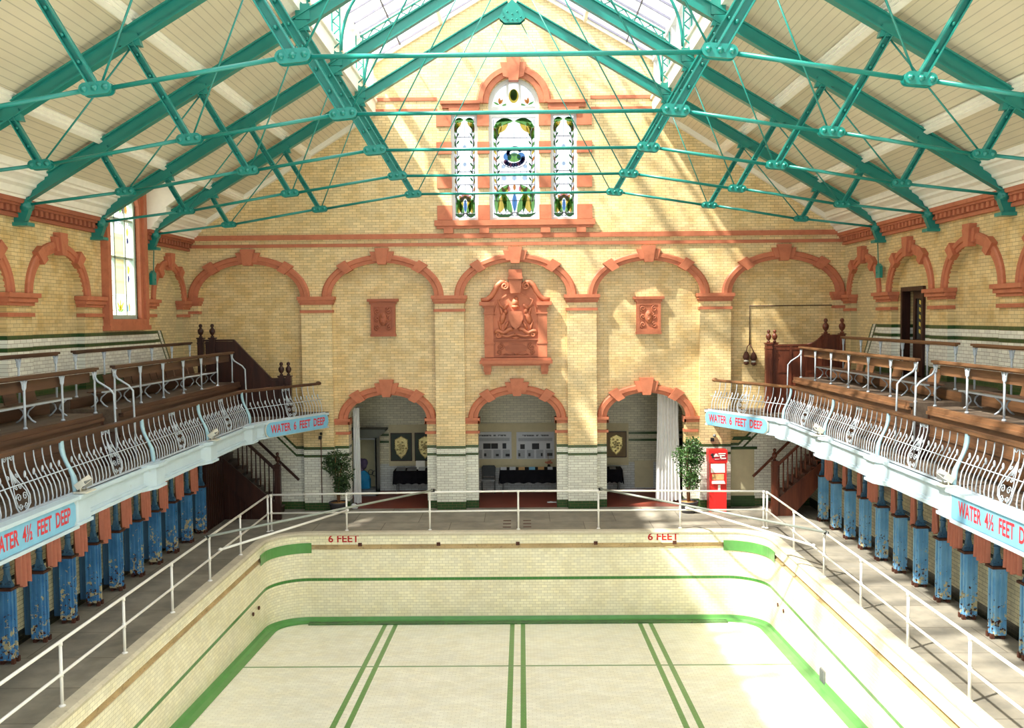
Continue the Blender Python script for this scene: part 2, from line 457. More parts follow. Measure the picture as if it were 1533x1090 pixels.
# outline with notches for the five recesses
for c in UPC:
    a = UA
    out += [(c-a, 0), (c-a, UZ)] + [(p[0], p[1]) for p in arc(c, UZ, a, UB, pi, 0)][1:-1] + [(c+a, UZ), (c+a, 0)]
out += [(W+.3, 0), (W+.3, 8.3), (4.15, 11.78), (4.15, 13.3), (0, 15.72), (-4.15, 13.3), (-4.15, 11.78), (-W-.3, 8.3)]
WX = [(-1.84, -1.05, 8.60, 11.74), (.0, .0, 0, 0), (1.05, 1.84, 8.60, 11.74)]
hole_l = [(-1.86, 8.58), (-1.06, 8.58), (-1.06, 11.76), (-1.86, 11.76)]
hole_r = [(1.06, 8.58), (1.86, 8.58), (1.86, 11.76), (1.06, 11.76)]
hole_c = [(-.75, 8.58), (.75, 8.58)] + arc(0, 11.95, .75, .78, 0, pi, 20)
mb = MB(); mb.plate([out, hole_l, hole_r, hole_c], E, 0, -.32)
end_wall = struct('wall_end', mb, 'end_brick', 'far gable wall of buff glazed brick with tall pilasters and white tile base', 'wall')
inf = [(-W-.2, 0)]
for c in LOC:
    inf += [(c-LA, 0), (c-LA, LZ)] + arc(c, LZ, LA, LB, pi, 0)[1:-1] + [(c+LA, LZ), (c+LA, 0)]
inf += [(W+.2, 0), (W+.2, 7.7), (-W-.2, 7.7)]
mb = MB(); mb.plate([inf], EI, 0, -.5)
struct('wall_end_infill', mb, 'end_infill', 'recessed buff brick infill of the far wall with three open arches', 'wall')

tn = [0]
def trim(mb, mat, label, cat='trim'):
    tn[0] += 1
    return struct('trim_%d' % tn[0], mb, mat, label, cat)
names5 = ['leftmost', 'second from left', 'central', 'second from right', 'rightmost']
for c, nm in zip(UPC, names5):
    trim(arch_trim(E, c, UZ, UA, UB, UA+.28, UB+.24, .1), 'terra', nm + ' of the five high terracotta arches on the far wall', 'arch')
for c, nm in zip(LOC, ['left', 'central', 'right']):
    trim(arch_trim(EI, c, LZ, LA, LB, LA+.29, LB+.26, .14), 'terra', nm + ' low terracotta arch over an opening in the far wall', 'arch')
# pilaster caps and bands
PX = [(-9.9, -9.43), (-6.37, -5.46), (-2.40, -1.53), (1.53, 2.40), (5.46, 6.37), (9.43, 9.9)]
for i, (a, b) in enumerate(PX):
    mb = MB(); e = .09
    for z0, z1, ex in ((6.30, 6.40, .12), (6.22, 6.30, .08), (6.16, 6.22, .04), (5.92, 6.0, .04)):
        mb.box2((a-ex*.8, YF-ex, z0), (b+ex*.8, YI, z1))
    trim(mb, 'terra', 'terracotta capital on the ' + ORD[i] + ' far wall pilaster from the left', 'capital')
k = 0
for c in LOC:
    for s, (a, b) in ((-1, (c-LA-.36, c-LA)), (1, (c+LA, c+LA+.36))):
        mb = MB()
        for z0, z1, ex in ((2.66, 2.74, .16), (2.56, 2.66, .1), (2.26, 2.34, .05)):
            mb.box2((a-(ex*.4 if s < 0 else .05), YI-ex, z0), (b+(.05 if s < 0 else ex*.4), YI+.2, z1))
        # returns into the opening
        mb.box2((b if s < 0 else a-.06, YI-.1, 2.56), (b+.06 if s < 0 else a, YI+.3, 2.74))
        trim(mb, 'terra', 'terracotta impost block beside the low far wall arches, %s from the left' % ORD[k], 'impost'); k += 1
# string courses
for z0, z1, ex, nm in ((8.08, 8.22, .07, 'upper'), (7.86, 7.95, .05, 'lower')):
    mb = MB(); mb.box2((-W, YF-ex, z0), (W, YF+.1, z1)); trim(mb, 'terra', nm + ' terracotta string course across the far wall', 'string course')
for s, nm in ((-1, 'left'), (1, 'right')):
    mb = MB(); mb.box2((s*4.12, YF-.03, 12.10), (s*2.25, YF+.05, 12.2)); mb.box2((s*4.12, YF-.03, 11.80), (s*2.25, YF+.05, 11.87))
    trim(mb, 'terra', 'pair of thin terracotta bands on the gable %s of the window' % nm, 'string course')

# ---- gable window -------------------------------------------------
mb = MB()
for z in (8.62, 9.55, 10.55, 11.35):       # quoin blocks
    h = .42 if z < 9 else .34
    for s in (-1, 1):
        mb.box2((s*1.84, YF-.05, z), (s*2.28, YF+.1, z+h)); mb.box2((s*.73, YF-.05, z), (s*1.08, YF+.1, z+h))
mb.box2((-2.36, YF-.16, 8.44), (2.36, YF+.2, 8.60)); mb.box2((-2.3, YF-.12, 8.36), (2.3, YF+.1, 8.44))
for x in (-1.95, -.9, .9, 1.95):           # corbels
    mb.box2((x-.14, YF-.14, 8.22), (x+.14, YF, 8.36)); mb.box2((x-.11, YF-.10, 8.10), (x+.11, YF, 8.22))
arch_ring(mb, E, 0, 12.0, .74, .76, 1.10, 1.10, .14)
for s in (-1, 1):
    mb.box2((s*1.0, YF-.16, 11.98), (s*2.15, YF+.1, 12.07)); mb.box2((s*1.0, YF-.1, 11.86), (s*2.1, YF+.1, 11.98))
    mb.box2((s*1.02, YF-.12, 11.74), (s*1.9, YF+.1, 11.86))
mb.plate([[(-.14, 12.62), (.14, 12.62), (.22, 13.42), (-.22, 13.42)]], E, -.02, .22)
for s in (-1, 1): mb.plate([[(s*.12, 12.7), (s*.3, 12.75), (s*.38, 13.15), (s*.19, 13.15)]], E, -.02, .17)
trim(mb, 'terra', 'terracotta surround, sill and keystone of the stained glass window in the gable', 'window surround')

def leaf2(cx, cy, L, wd, ang, n=8, bend=.0):
    pts = []
    for i in range(n+1):
        t = i/n; pts.append((t*L, wd*sin(pi*t)**.8 + bend*sin(pi*t)*L))
    for i in range(n-1, 0, -1):
        t = i/n; pts.append((t*L, -wd*sin(pi*t)**.8 + bend*sin(pi*t)*L))
    ca, sa = cos(ang), sin(ang)
    return [(cx+x*ca-y*sa, cy+x*sa+y*ca) for x, y in pts]
def circ(cx, cy, r, n=12, ry=None): return [(cx+r*cos(2*pi*i/n), cy+(ry or r)*sin(2*pi*i/n)) for i in range(n)]

def stained(win, P, x0, x1, z0, z1, d, central=False, sub=0):
    """art-nouveau leaded light: clear field, leaf border top and bottom, vine edges"""
    w = x1-x0; cx = (x0+x1)/2
    parts = {}
    def put(col, lp): parts.setdefault(col, MB()).sheet(lp, P, d+.012+.002*len(parts))
    L = MB()
    # leading
    nv = 4 if not central else 6
    for i in range(1, nv):
        x = x0+.07*w+(w*.86)*i/nv; L.tube([P(x, z0+.1, d+.006), P(x, z1-.05, d+.006)], .005, 4)
    for f in (.17, .33, .46, .67, .8): L.tube([P(x0+.03, z0+(z1-z0)*f, d+.006), P(x1-.03, z0+(z1-z0)*f, d+.006)], .010, 4)
    k = 1.45 if central else 1
    for sg in (-1, 1):
        L.tube([P(cx+sg*w*.47, z0+.05, d+.006), P(cx+sg*w*.47, z1-.05, d+.006)], .008, 4)
    for s in (-1, 1):
        xe = cx+s*w*.40
        pts = [P(xe+s*.025*sin(i*1.3), z0+.45+(z1-z0-.75)*i/20, d+.014) for i in range(21)]
        L.tube(pts, .013, 4)
        for i in range(1, 20, 2):
            z = z0+.45+(z1-z0-.8)*i/20
            put(['green', 'orange', 'yellow', 'green'][(i//2) % 4], leaf2(xe, z, .2, .034, pi/2-s*.45))
            put('dark', leaf2(xe, z+.08, .15, .026, pi/2+s*.6))
        # top swags
        put('green', leaf2(cx+s*.02, z1-.10, w*.48, .07*k, (0 if s > 0 else pi)-s*.30, bend=.12*s))
        put('dark', leaf2(cx+s*.04, z1-.08, w*.40, .035*k, (0 if s > 0 else pi)-s*.12, bend=.10*s))
        put('yellow', leaf2(cx+s*w*.30, z1-.13, .34*k, .06*k, -pi/2+s*.35))
        put('green', leaf2(cx+s*w*.40, z1-.16, .34*k, .05*k, -pi/2+s*.05))
        put('yellow', leaf2(cx+s*w*.14, z1-.16, .26*k, .05*k, -pi/2+s*.75))
        # bottom group
        put('yellow', leaf2(cx+s*w*.36, z0+.12, .46*k, .085*k, pi/2+s*.30))
        put('green', leaf2(cx+s*w*.42, z0+.10, .52*k, .05*k, pi/2+s*.05))
        put('green', leaf2(cx+s*w*.06, z0+.10, .50*k, .075*k, pi/2-s*.42))
        put('dark', leaf2(cx+s*.02, z0+.11, w*.48, .06, (0 if s > 0 else pi)+s*.04, bend=-.14*s))
        put('green', leaf2(cx+s*w*.46, z0+.40*k, .40*k, .065*k, pi/2+s*.85))
        put('dark', leaf2(cx+s*w*.20, z0+.14, .36*k, .035*k, pi/2-s*.1))
        put('yellow', leaf2(cx+s*w*.28, z0+.44*k, .22*k, .05*k, pi/2+s*.6))
        L.tube([P(cx+s*(.02+.07*k*sin(t*.6)), z0+.1-.05*cos(t*.6), d+.016) for t in range(9)], .012, 4)
        L.tube([P(cx+s*w*(.05+.36*q/8), z0+.14+.06*sin(q), d+.016) for q in range(9)], .009, 4)
    put('blue', leaf2(cx, z0+.16, .4*k, .05*k, pi/2))
    for j, dx in enumerate((-.12, -.06, 0, .06, .12)):
        put('pink' if j % 2 else 'orange', leaf2(cx+dx*(2.4 if central else .7), z0+.5*k+(.06-abs(dx)*.5), .2, .045, pi/2-dx*4))
    if central:
        zc = z0+(z1-z0)*.60
        put('blue', circ(cx-.2, zc+.03, .12, 12, .12)); put('blue', circ(cx+.2, zc+.03, .12, 12, .12))
        put('green', circ(cx, zc, .2, 16, .13)); put('pale', circ(cx, zc+.1, .1, 10, .06))
        for i in range(11):
            a = pi*(.02+.96*i/10); put('navy', leaf2(cx+.15*cos(a), zc+.15+.10*sin(a), .12, .055, a+1.2))
        for i in range(11):
            a = pi+pi*(.02+.96*i/10); put('navy' if i % 3 else 'plum', leaf2(cx+.2*cos(a), zc-.06+.09*sin(a), .15, .06, a+.7))
        L.tube([P(cx+.36*cos(pi+pi*i/14), zc-.1+.2*sin(pi+pi*i/14), d+.016) for i in range(15)], .010, 4)
        for dx in (-.3, 0, .3): put('pale', circ(cx+dx, z0+(z1-z0)*.395, .075, 8))
        for dx in (-.32, .32):
            put('pale', circ(cx+dx, zc+.26, .06, 8)); put('pale', circ(cx+dx, zc-.26, .06, 8))
    else:
        put('pale', circ(cx, z0+(z1-z0)*.70, .06, 8)); put('pale', circ(cx, z0+(z1-z0)*.53, .06, 8))
    L.build('leading', 'lead', win)
    for col, m_ in parts.items():
        o = m_.build('stained_glass', 'sg_'+col, win)

win = thing('window_1', 'tall three-light stained glass window in the far gable wall', 'window', (0, YF, 8.58)); win['kind'] = 'structure'
mb = MB(); GD = -.14
def frame_rect(mb, P, x0, x1, z0, z1, t, d0, d1):
    mb.plate([[(x0, z0), (x1, z0), (x1, z1), (x0, z1)], [(x0+t, z0+t), (x1-t, z0+t), (x1-t, z1-t), (x0+t, z1-t)]], P, d0, d1)
frame_rect(mb, E, -1.86, -1.06, 8.58, 11.76, .10, -.24, -.06); frame_rect(mb, E, 1.06, 1.86, 8.58, 11.76, .10, -.24, -.06)
frame_rect(mb, E, -.75, .75, 8.58, 11.72, .11, -.24, -.06)
mb.plate([[(-.75, 11.7), (.75, 11.7)] + arc(0, 11.95, .75, .78, 0, pi, 20), [(-.62, 11.92), (-.22, 11.92)] + arc(0, 11.95, .63, .66, pi-1.22, pi-.05, 8)[0:],
          [(.22, 11.92), (.62, 11.92)] + arc(0, 11.95, .63, .66, .05, 1.22, 8), [(-.15, 11.92), (.15, 11.92)] + arc(0, 11.95, .63, .66, 1.34, pi-1.34, 6)], E, -.24, -.06)
mb.build('window_frame', 'win_white', win)
mb = MB()
for x0, x1, z1 in ((-1.8, -1.1, 11.7), (1.1, 1.8, 11.7), (-.68, .68, 11.7)): mb.sheet([(x0, 8.6), (x1, 8.6), (x1, z1), (x0, z1)], E, GD-.02)
mb.sheet([(-.64, 11.8), (.64, 11.8)] + arc(0, 11.95, .66, .69, 0, pi, 14), E, GD-.02)
mb.build('window_pane', 'leaded', win)
stained(win, E, -1.76, -1.16, 8.68, 11.66, GD); stained(win, E, 1.16, 1.76, 8.68, 11.66, GD); stained(win, E, -.64, .64, 8.69, 11.61, GD, True)
for col, lps in (('yellow', [circ(0, 12.24, .15, 14, .21)]), ('dark', [circ(0, 12.27, .11, 12, .17)]), ('lilac', [circ(0, 12.24, .07, 10, .12)]), ('plum', [leaf2(-.05, 12.16, .1, .03, pi/2)]),
                 ('orange', [leaf2(s*.42, 12.0, .18, .04, pi/2+s*.6) for s in (-1, 1)] + [leaf2(s*.42, 12.0, .2, .04, pi/2) for s in (-1, 1)]),
                 ('green', [leaf2(s*.42, 11.98, .2, .03, pi/2-s*1.1) for s in (-1, 1)] + [leaf2(s*.36, 11.96, .2, .03, pi/2+s*1.3) for s in (-1, 1)])):
    mb = MB()
    for lp in lps: mb.sheet(lp, E, GD+.01+len(col)*.001)
    mb.build('stained_glass', 'sg_'+col, win)

# ---- coat of arms ---------------------------------------------------
def relief(P, c, blobs, mb, base=.15):
    for u, z, ru, rz, rd, ang in blobs:
        ctr = P(c[0]+u, c[1]+z, base); rd = min(.145, max(.05, rd-base+.02))
        mb.ell(ctr, (ru, rd, rz), 10, 6, Matrix.Rotation(-ang, 3, 'Y'))
def spiral2(cx, cy, r0, turns, a0, sgn, n=26):
    return [(cx + r0*(1-.82*i/n)*cos(a0+sgn*turns*2*pi*i/n), cy + r0*(1-.82*i/n)*sin(a0+sgn*turns*2*pi*i/n)) for i in range(n+1)]
ca = thing('coat_of_arms', 'large terracotta coat of arms panel with scrolled pediment under the central high arch', 'coat of arms', (0, YI, 4.5))
mb = MB(); mb.box2((-.92, YI-.16, 4.5), (.92, YI, 6.2))
mb.plate([[(-1.0, 6.2), (1.0, 6.2), (.78, 6.3), (.6, 6.55), (.44, 6.78), (-.44, 6.78), (-.6, 6.55), (-.78, 6.3)]], EI, 0, .16)
mb.build('panel', 'terra', ca)
mb = MB()
for s in (-1, 1):
    mb.box2((s*.66, YI-.24, 4.55), (s*.93, YI, 6.05))
    mb.box2((s*.62, YI-.27, 6.02), (s*.98, YI, 6.09)); mb.box2((s*.62, YI-.27, 5.84), (s*.95, YI, 5.88))
    mb.box2((s*.63, YI-.26, 4.95), (s*.95, YI, 5.0)); mb.build('pilaster', 'terra', ca); mb = MB()
mb = MB()
for s in (-1, 1):
    mb.box2((s*.62, YI-.34, 6.09), (s*1.07, YI, 6.2))
    pts = [EI(s*u, z, .2) for u, z in ((1.02, 6.24), (.84, 6.27), (.72, 6.36), (.62, 6.52), (.54, 6.68), (.42, 6.78), (.3, 6.76))]
    mb.tube(pts, .075, 8)
    mb.tube([EI(p[0], p[1], .27) for p in spiral2(s*.31, 6.66, .12, 1.6, pi/2, s)], .034, 6)
mb.plate([[(-.15, 6.45), (.15, 6.45), (.2, 6.92), (-.2, 6.92)]], EI, 0, .34)
mb.box2((-.22, YI-.4, 6.86), (.22, YI, 6.92)); mb.box2((-.2, YI-.3, 6.92), (.2, YI, 7.15))
relief(EI, (0, 7.03), [(0, 0, .05, .06, .36, 0), (-.09, -.02, .05, .04, .34, .5), (.09, -.02, .05, .04, .34, -.5)], mb)
mb.build('pediment', 'terra', ca)
mb = MB(); mb.box2((-1.08, YI-.34, 4.36), (1.08, YI, 4.46)); mb.box2((-1.04, YI-.28, 4.46), (1.04, YI, 4.53)); mb.box2((-1.0, YI-.26, 4.30), (1.0, YI, 4.36))
for s in (-1, 1): mb.box2((s*.74, YI-.22, 4.12), (s*.96, YI, 4.32)); mb.box2((s*.76, YI-.16, 4.04), (s*.94, YI, 4.12))
mb.build('sill', 'terra', ca)
mb = MB(); arch_ring(mb, lambda u, z, d: EI(u, z, d+.14), 0, 5.82, .56, .58, .64, .66, .05)
mb.plate([[(-.2, 5.92), (.2, 5.92), (.22, 5.7), (.12, 5.48), (0, 5.38), (-.12, 5.48), (-.22, 5.7)]], EI, .14, .3)
relief(EI, (0, 0), [(0, 6.18, .11, .13, .36, 0), (0, 6.05, .13, .06, .34, 0), (.02, 6.3, .05, .06, .3, 0),
    (-.3, 6.05, .13, .06, .26, .8), (.3, 6.05, .13, .06, .26, -.8), (-.42, 5.9, .05, .16, .25, .3), (.42, 5.9, .05, .16, .25, -.3),
    (-.38, 5.72, .09, .2, .27, -.3), (.38, 5.72, .1, .2, .29, .3), (-.3, 5.9, .06, .09, .3, .2), (.31, 5.92, .06, .09, .3, -.2),
    (-.47, 5.5, .05, .16, .24, .25), (.47, 5.5, .05, .16, .24, -.25), (-.28, 5.5, .05, .15, .25, -.5), (.28, 5.5, .05, .15, .25, .5)], mb)
for s in (-1, 1):
    mb.tube([EI(s*(.08+.07*i), 5.36+.05*sin(i*1.2)-.01*i, .2) for i in range(9)], [.05, .06, .06, .055, .055, .05, .05, .06, .03], 7)
    mb.tube([EI(p[0], p[1], .2) for p in spiral2(s*.52, 5.22, .09, 1.4, 0, s)], .028, 6)
    mb.tube([EI(s*(.02+.08*i), 5.2+.03*cos(i), .2) for i in range(6)], .04, 6)
    mb.tube([EI(s*.3, 5.98, .2), EI(s*.46, 6.1, .2), EI(s*.52, 6.25, .2), EI(s*.42, 6.3, .2)], [.03, .04, .03, .02], 6)
relief(EI, (0, 5.13), [(0, 0, .13, .05, .22, 0)], mb)
mb.build('heraldic_relief', 'terra', ca)
mb = MB(); frame_rect(mb, EI, -.66, .66, 4.56, 5.06, .05, .14, .21); mb.box2((-.66, YI-.24, 5.06), (.66, YI, 5.1))
mb.plate([[(-.34, 4.86), (-.2, 4.93), (.2, 4.93), (.34, 4.86), (.3, 4.74), (.1, 4.68), (0, 4.65), (-.1, 4.68), (-.3, 4.74)]], EI, .14, .2)
for s in (-1, 1):
    mb.tube([EI(p[0], p[1], .18) for p in spiral2(s*.46, 4.86, .1, 1.5, pi*.5, s)], .026, 6)
    mb.tube([EI(p[0], p[1], .18) for p in spiral2(s*.5, 4.70, .07, 1.4, -pi*.5, -s)], .022, 6)
    mb.tube([EI(s*(.02+.07*i), 4.64+.02*sin(i*2), .18) for i in range(6)], .022, 6)
mb.build('inscription_cartouche', 'terra_dark', ca)
for cx, nm, mt in ((-3.95, 'left', 'terra_dark'), (3.95, 'right', 'terra')):
    t = thing('terracotta_plaque', 'small square terracotta plaque with carved cartouche, %s of the coat of arms' % nm, 'plaque', (cx, YI, 5.2), 'small terracotta plaques')
    mb = MB(); mb.box2((cx-.36, YI-.12, 5.2), (cx+.36, YI, 6.18)); mb.box2((cx-.46, YI-.2, 6.24), (cx+.46, YI, 6.32)); mb.box2((cx-.4, YI-.16, 6.16), (cx+.4, YI, 6.24)); mb.box2((cx-.38, YI-.16, 5.2), (cx+.38, YI, 5.27))
    frame_rect(mb, lambda u, z, d: EI(u, z, d), cx-.36, cx+.36, 5.27, 6.16, .09, .12, .15)
    mb.build('panel', mt, t)
    mb = MB(); relief(EI, (cx, 5.72), [(0, 0, .12, .2, .17, 0), (0, .08, .07, .08, .2, 0), (0, -.08, .06, .06, .2, 0)], mb)
    for s in (-1, 1):
        for zz, r in ((.24, .09), (0, .08), (-.24, .09)): mb.tube([EI(p[0], p[1], .14) for p in spiral2(cx+s*.17, 5.72+zz, r, 1.3, pi/2*s, s, 14)], .022, 5)
    mb.build('carved_cartouche', mt, t)

# ================================================================== SIDE WALLS
def side_P(s): return lambda u, z, d: (s*(W-d), u, z)
YN = 3.0                                   # near end of the hall (behind the view)
SAC = {1: [26.2, 23.13, 19.95, 16.75], -1: [26.2, 19.95, 16.75]}
SZ, SB = 6.29, .90
def zsa(c): return 1.02 if c > 25 else 1.13
for s, nm in ((-1, 'left'), (1, 'right')):
    P = side_P(s)
    lp = [(YN, 2.9)]
    for c in sorted(SAC[s]):
        a = zsa(c)
        lp += [(c-a, 2.9), (c-a, SZ)] + arc(c, SZ, a, SB, pi, 0)[1:-1] + [(c+a, SZ), (c+a, 2.9)]
    lp += [(28.2, 2.9), (28.2, 8.25)]
    if s < 0: lp += [(24.42, 8.25), (24.42, 9.3), (21.98, 9.3), (21.98, 8.25)]
    lp += [(YN, 8.25)]
    holes = []
    if s < 0: holes = [[(22.36, 5.78), (24.06, 5.78), (24.06, 8.65), (23.9, 8.95), (23.6, 9.1), (22.8, 9.1), (22.5, 8.95), (22.36, 8.65)]]
    if s > 0: pass
    mb = MB(); mb.plate([lp]+holes, P, 0, -.3)
    struct('wall_'+nm, mb, 'side_brick', nm + ' side wall of buff glazed brick with blind arches above white tiling', 'wall')
    mb = MB()
    lpi = [(15, 2.9), (22.0 if s < 0 else 28.2, 2.9), (22.0 if s < 0 else 28.2, 7.4), (15, 7.4)]
    if s > 0: mb.plate([lpi, [(22.66, 4.19), (23.86, 4.19), (23.86, 6.34), (22.66, 6.34)]], P, -.16, -.4)
    else:
        mb.plate([lpi], P, -.16, -.4); mb.plate([[(24.4, 2.9), (28.2, 2.9), (28.2, 7.4), (24.4, 7.4)]], P, -.16, -.4)
    struct('wall_%s_infill' % nm, mb, 'side_brick', 'recessed buff brick inside the blind arches of the %s side wall' % nm, 'wall')
    cs = SAC[s]
    for i, c in enumerate(cs):
        a = zsa(c)
        trim(arch_trim(P, c, SZ, a, SB, a+.25, SB+.24, .08), 'terra', ORD[i] + ' terracotta blind arch from the far corner on the %s side wall' % nm, 'arch')
    # pier capitals
    edges = {1: [(27.22, 27.75), (24.26, 25.18), (21.08, 22.0), (17.88, 18.82)], -1: [(27.22, 27.75), (24.5, 25.18), (21.08, 21.98), (17.88, 18.82)]}[s]
    for i, (a, b) in enumerate(edges):
        mb = MB()
        for z0, z1, ex in ((6.21, 6.30, .15), (6.12, 6.21, .1), (6.05, 6.12, .05), (5.83, 5.91, .05)):
            mb.box2((s*(W-ex), a-ex*.8, z0), (s*(W+.15), b+ex*.8, z1))
        trim(mb, 'terra', 'terracotta capital on the %s pier from the far corner, %s side wall' % (ORD[i], nm), 'capital')
    # cornice with dentils
    for seg, (ya, yb) in enumerate([(YN, 27.75)] if s > 0 else [(24.42, 27.75), (YN, 21.98)]):
        mb = MB()
        mb.box2((s*(W-.24), ya, 8.03), (s*(W+.1), yb, 8.12)); mb.box2((s*(W-.19), ya, 7.98), (s*(W+.1), yb, 8.03))
        mb.box2((s*(W-.06), ya, 7.84), (s*(W+.1), yb, 7.98)); mb.box2((s*(W-.09), ya, 7.77), (s*(W+.1), yb, 7.84))
        y = ya+.05
        while y < yb-.1:
            mb.box2((s*(W-.15), y, 7.86), (s*(W-.05), y+.11, 7.98)); y += .21
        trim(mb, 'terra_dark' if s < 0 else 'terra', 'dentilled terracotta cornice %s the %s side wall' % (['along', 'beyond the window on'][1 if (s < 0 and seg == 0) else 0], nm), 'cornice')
    # eaves cove
    mb = MB()
    ep = [(-.1, 8.12), (.25, 8.12), (.26, 8.17), (.31, 8.18), (.33, 8.22), (.36, 8.30), (.44, 8.35), (.45, 8.40), (.53, 8.46), (.60, 8.50), (.61, 8.55), (.67, 8.57), (.68, 8.64), (.66, 8.75), (-.1, 8.3)]
    for (ya, yb) in ([(YN, 27.75)] if s > 0 else [(24.42, 27.75), (YN, 21.98)]):
        mb.plate([ep], lambda u, v, d: (s*(W-u), d, v), ya, yb)
    trim(mb, 'ceil_trim', 'cream stepped eaves moulding above the cornice of the %s wall' % nm, 'moulding')
    # ground-floor wall behind the cubicles
    mb = MB(); mb.box2((s*8.79, YN, 0), (s*9.1, 27.97, 2.75))
    struct('wall_%s_lower' % nm, mb, 'under_brick', 'cream tiled wall under the %s gallery with dark green courses' % nm, 'wall')

# left stained window
P = side_P(-1)
win2 = thing('window_2', 'tall stained glass window high on the left side wall', 'window', (-W, 23.2, 5.7)); win2['kind'] = 'structure'
ol = [(22.36, 5.78), (24.06, 5.78), (24.06, 8.65), (23.9, 8.95), (23.6, 9.1), (22.8, 9.1), (22.5, 8.95), (22.36, 8.65)]
ini = [(22.46, 5.88), (23.96, 5.88), (23.96, 8.62), (23.83, 8.87), (23.56, 9.0), (22.84, 9.0), (22.58, 8.87), (22.46, 8.62)]
mb = MB(); mb.plate([ol, ini], P, -.16, -.02)
for y in (22.9, 23.52): mb.box2((-W-.15, y-.03, 5.88), (-W-.05, y+.03, 9.0))
for z in (7.3, 8.25): mb.box2((-W-.15, 22.46, z-.03), (-W-.05, 23.96, z+.03))
mb.build('window_frame', 'win_green', win2)
mb = MB(); mb.sheet(ini, P, -.12); mb.build('window_pane', 'leaded', win2)
L = MB(); parts = {}
for i in range(9):
    z = 6.0+i*.36
    if z < 8.9: L.tube([P(22.47, z, -.1), P(23.95, z, -.1)], .006, 4)
for i in range(12):
    y = 22.55+i*.12
    L.tube([P(y+.02*sin(j*1.6+i), 6.1+j*.2, -.1) for j in range(14)], .004, 4)
L.build('leading', 'lead', win2)
def put2(col, lp): parts.setdefault(col, MB()).sheet(lp, P, -.09+.002*len(parts))
for yc in (22.68, 23.74):
    put2('lilac', [(yc-.2, 5.9), (yc-.14, 5.9), (yc-.14, 8.6), (yc-.2, 8.6)])
    for zc in (6.9, 7.85): put2('yellow', leaf2(yc, zc, .25, .07, pi/2)); put2('navy', leaf2(yc, zc-.2, .2, .05, pi/2))
    put2('orange', leaf2(yc, 5.95, .25, .05, pi/2)); put2('blue', leaf2(yc-.1, 5.95, .2, .04, pi/2))
put2('amber', [(22.95, 6.4), (23.47, 6.4), (23.47, 7.9), (22.95, 7.9)])
for a in (-.7, 0, .7): put2('yellow', leaf2(23.21, 5.98, .3, .05, pi/2+a)); put2('green', leaf2(23.21, 5.95, .2, .03, pi/2+a*1.6))
for i, col in enumerate(('plum', 'blue', 'orange', 'green', 'plum', 'orange')): put2(col, leaf2(22.7+i*.2, 8.4, .3, .09, pi/2+.3*(i % 3-1)))
for col, m_ in parts.items(): m_.build('stained_glass', 'sg_'+col, win2)
mb = MB()
ol2 = [(22.08, 5.5), (24.34, 5.5), (24.34, 9.28), (22.08, 9.28)]
mb.plate([ol2, ol[:]], P, -.1, .1)
mb.box2((-W+.2, 22.0, 5.5), (-W, 24.42, 5.62)); mb.box2((-W+.16, 22.05, 5.62), (-W-.2, 24.38, 5.78))
mb.box2((-W+.17, 22.02, 5.78), (-W, 22.2, 9.2)); mb.box2((-W+.17, 24.2, 5.78), (-W, 24.4, 9.2))
trim(mb, 'terra', 'terracotta surround of the tall window on the left side wall', 'window surround')

# right gallery doorway
dr = thing('door_1', 'dark open doorway with a half-glazed door on the right gallery wall', 'door', (W, 23.08, 4.19)); dr['kind'] = 'structure'
P = side_P(1)
mb = MB(); mb.plate([[(22.6, 4.19), (23.92, 4.19), (23.92, 6.40), (22.6, 6.40)], [(22.7, 4.19), (23.82, 4.19), (23.82, 6.29), (22.7, 6.29)]], P, -.3, -.09); mb.build('door_frame', 'wood_dark', dr)
mb = MB(); mb.plate([[(22.72, 4.2), (23.5, 4.2), (23.5, 6.28), (22.72, 6.28)], [(22.84, 5.10), (23.38, 5.10), (23.38, 6.1), (22.84, 6.1)]], P, -.30, -.24); lf = mb.build('door_leaf', 'wood_dark', dr)
mb = MB(); mb.box2((W+.285, 22.84, 5.1), (W+.29, 23.38, 6.1)); mb.build('door_glass', 'chair', lf)
mb = MB(); mb.box2((W+.39, 22.5, 4.1), (W+.45, 24.0, 6.5)); mb.build('dark_lobby', 'black', dr)
mb = MB()
for i in range(5): mb.plate([[(22.98, 5.18+i*.18), (23.2, 5.26+i*.18), (23.2, 5.35+i*.18), (22.98, 5.27+i*.18)]], P, -.275, -.26)
mb.build('hazard_tape', 'hazard_yellow', dr)

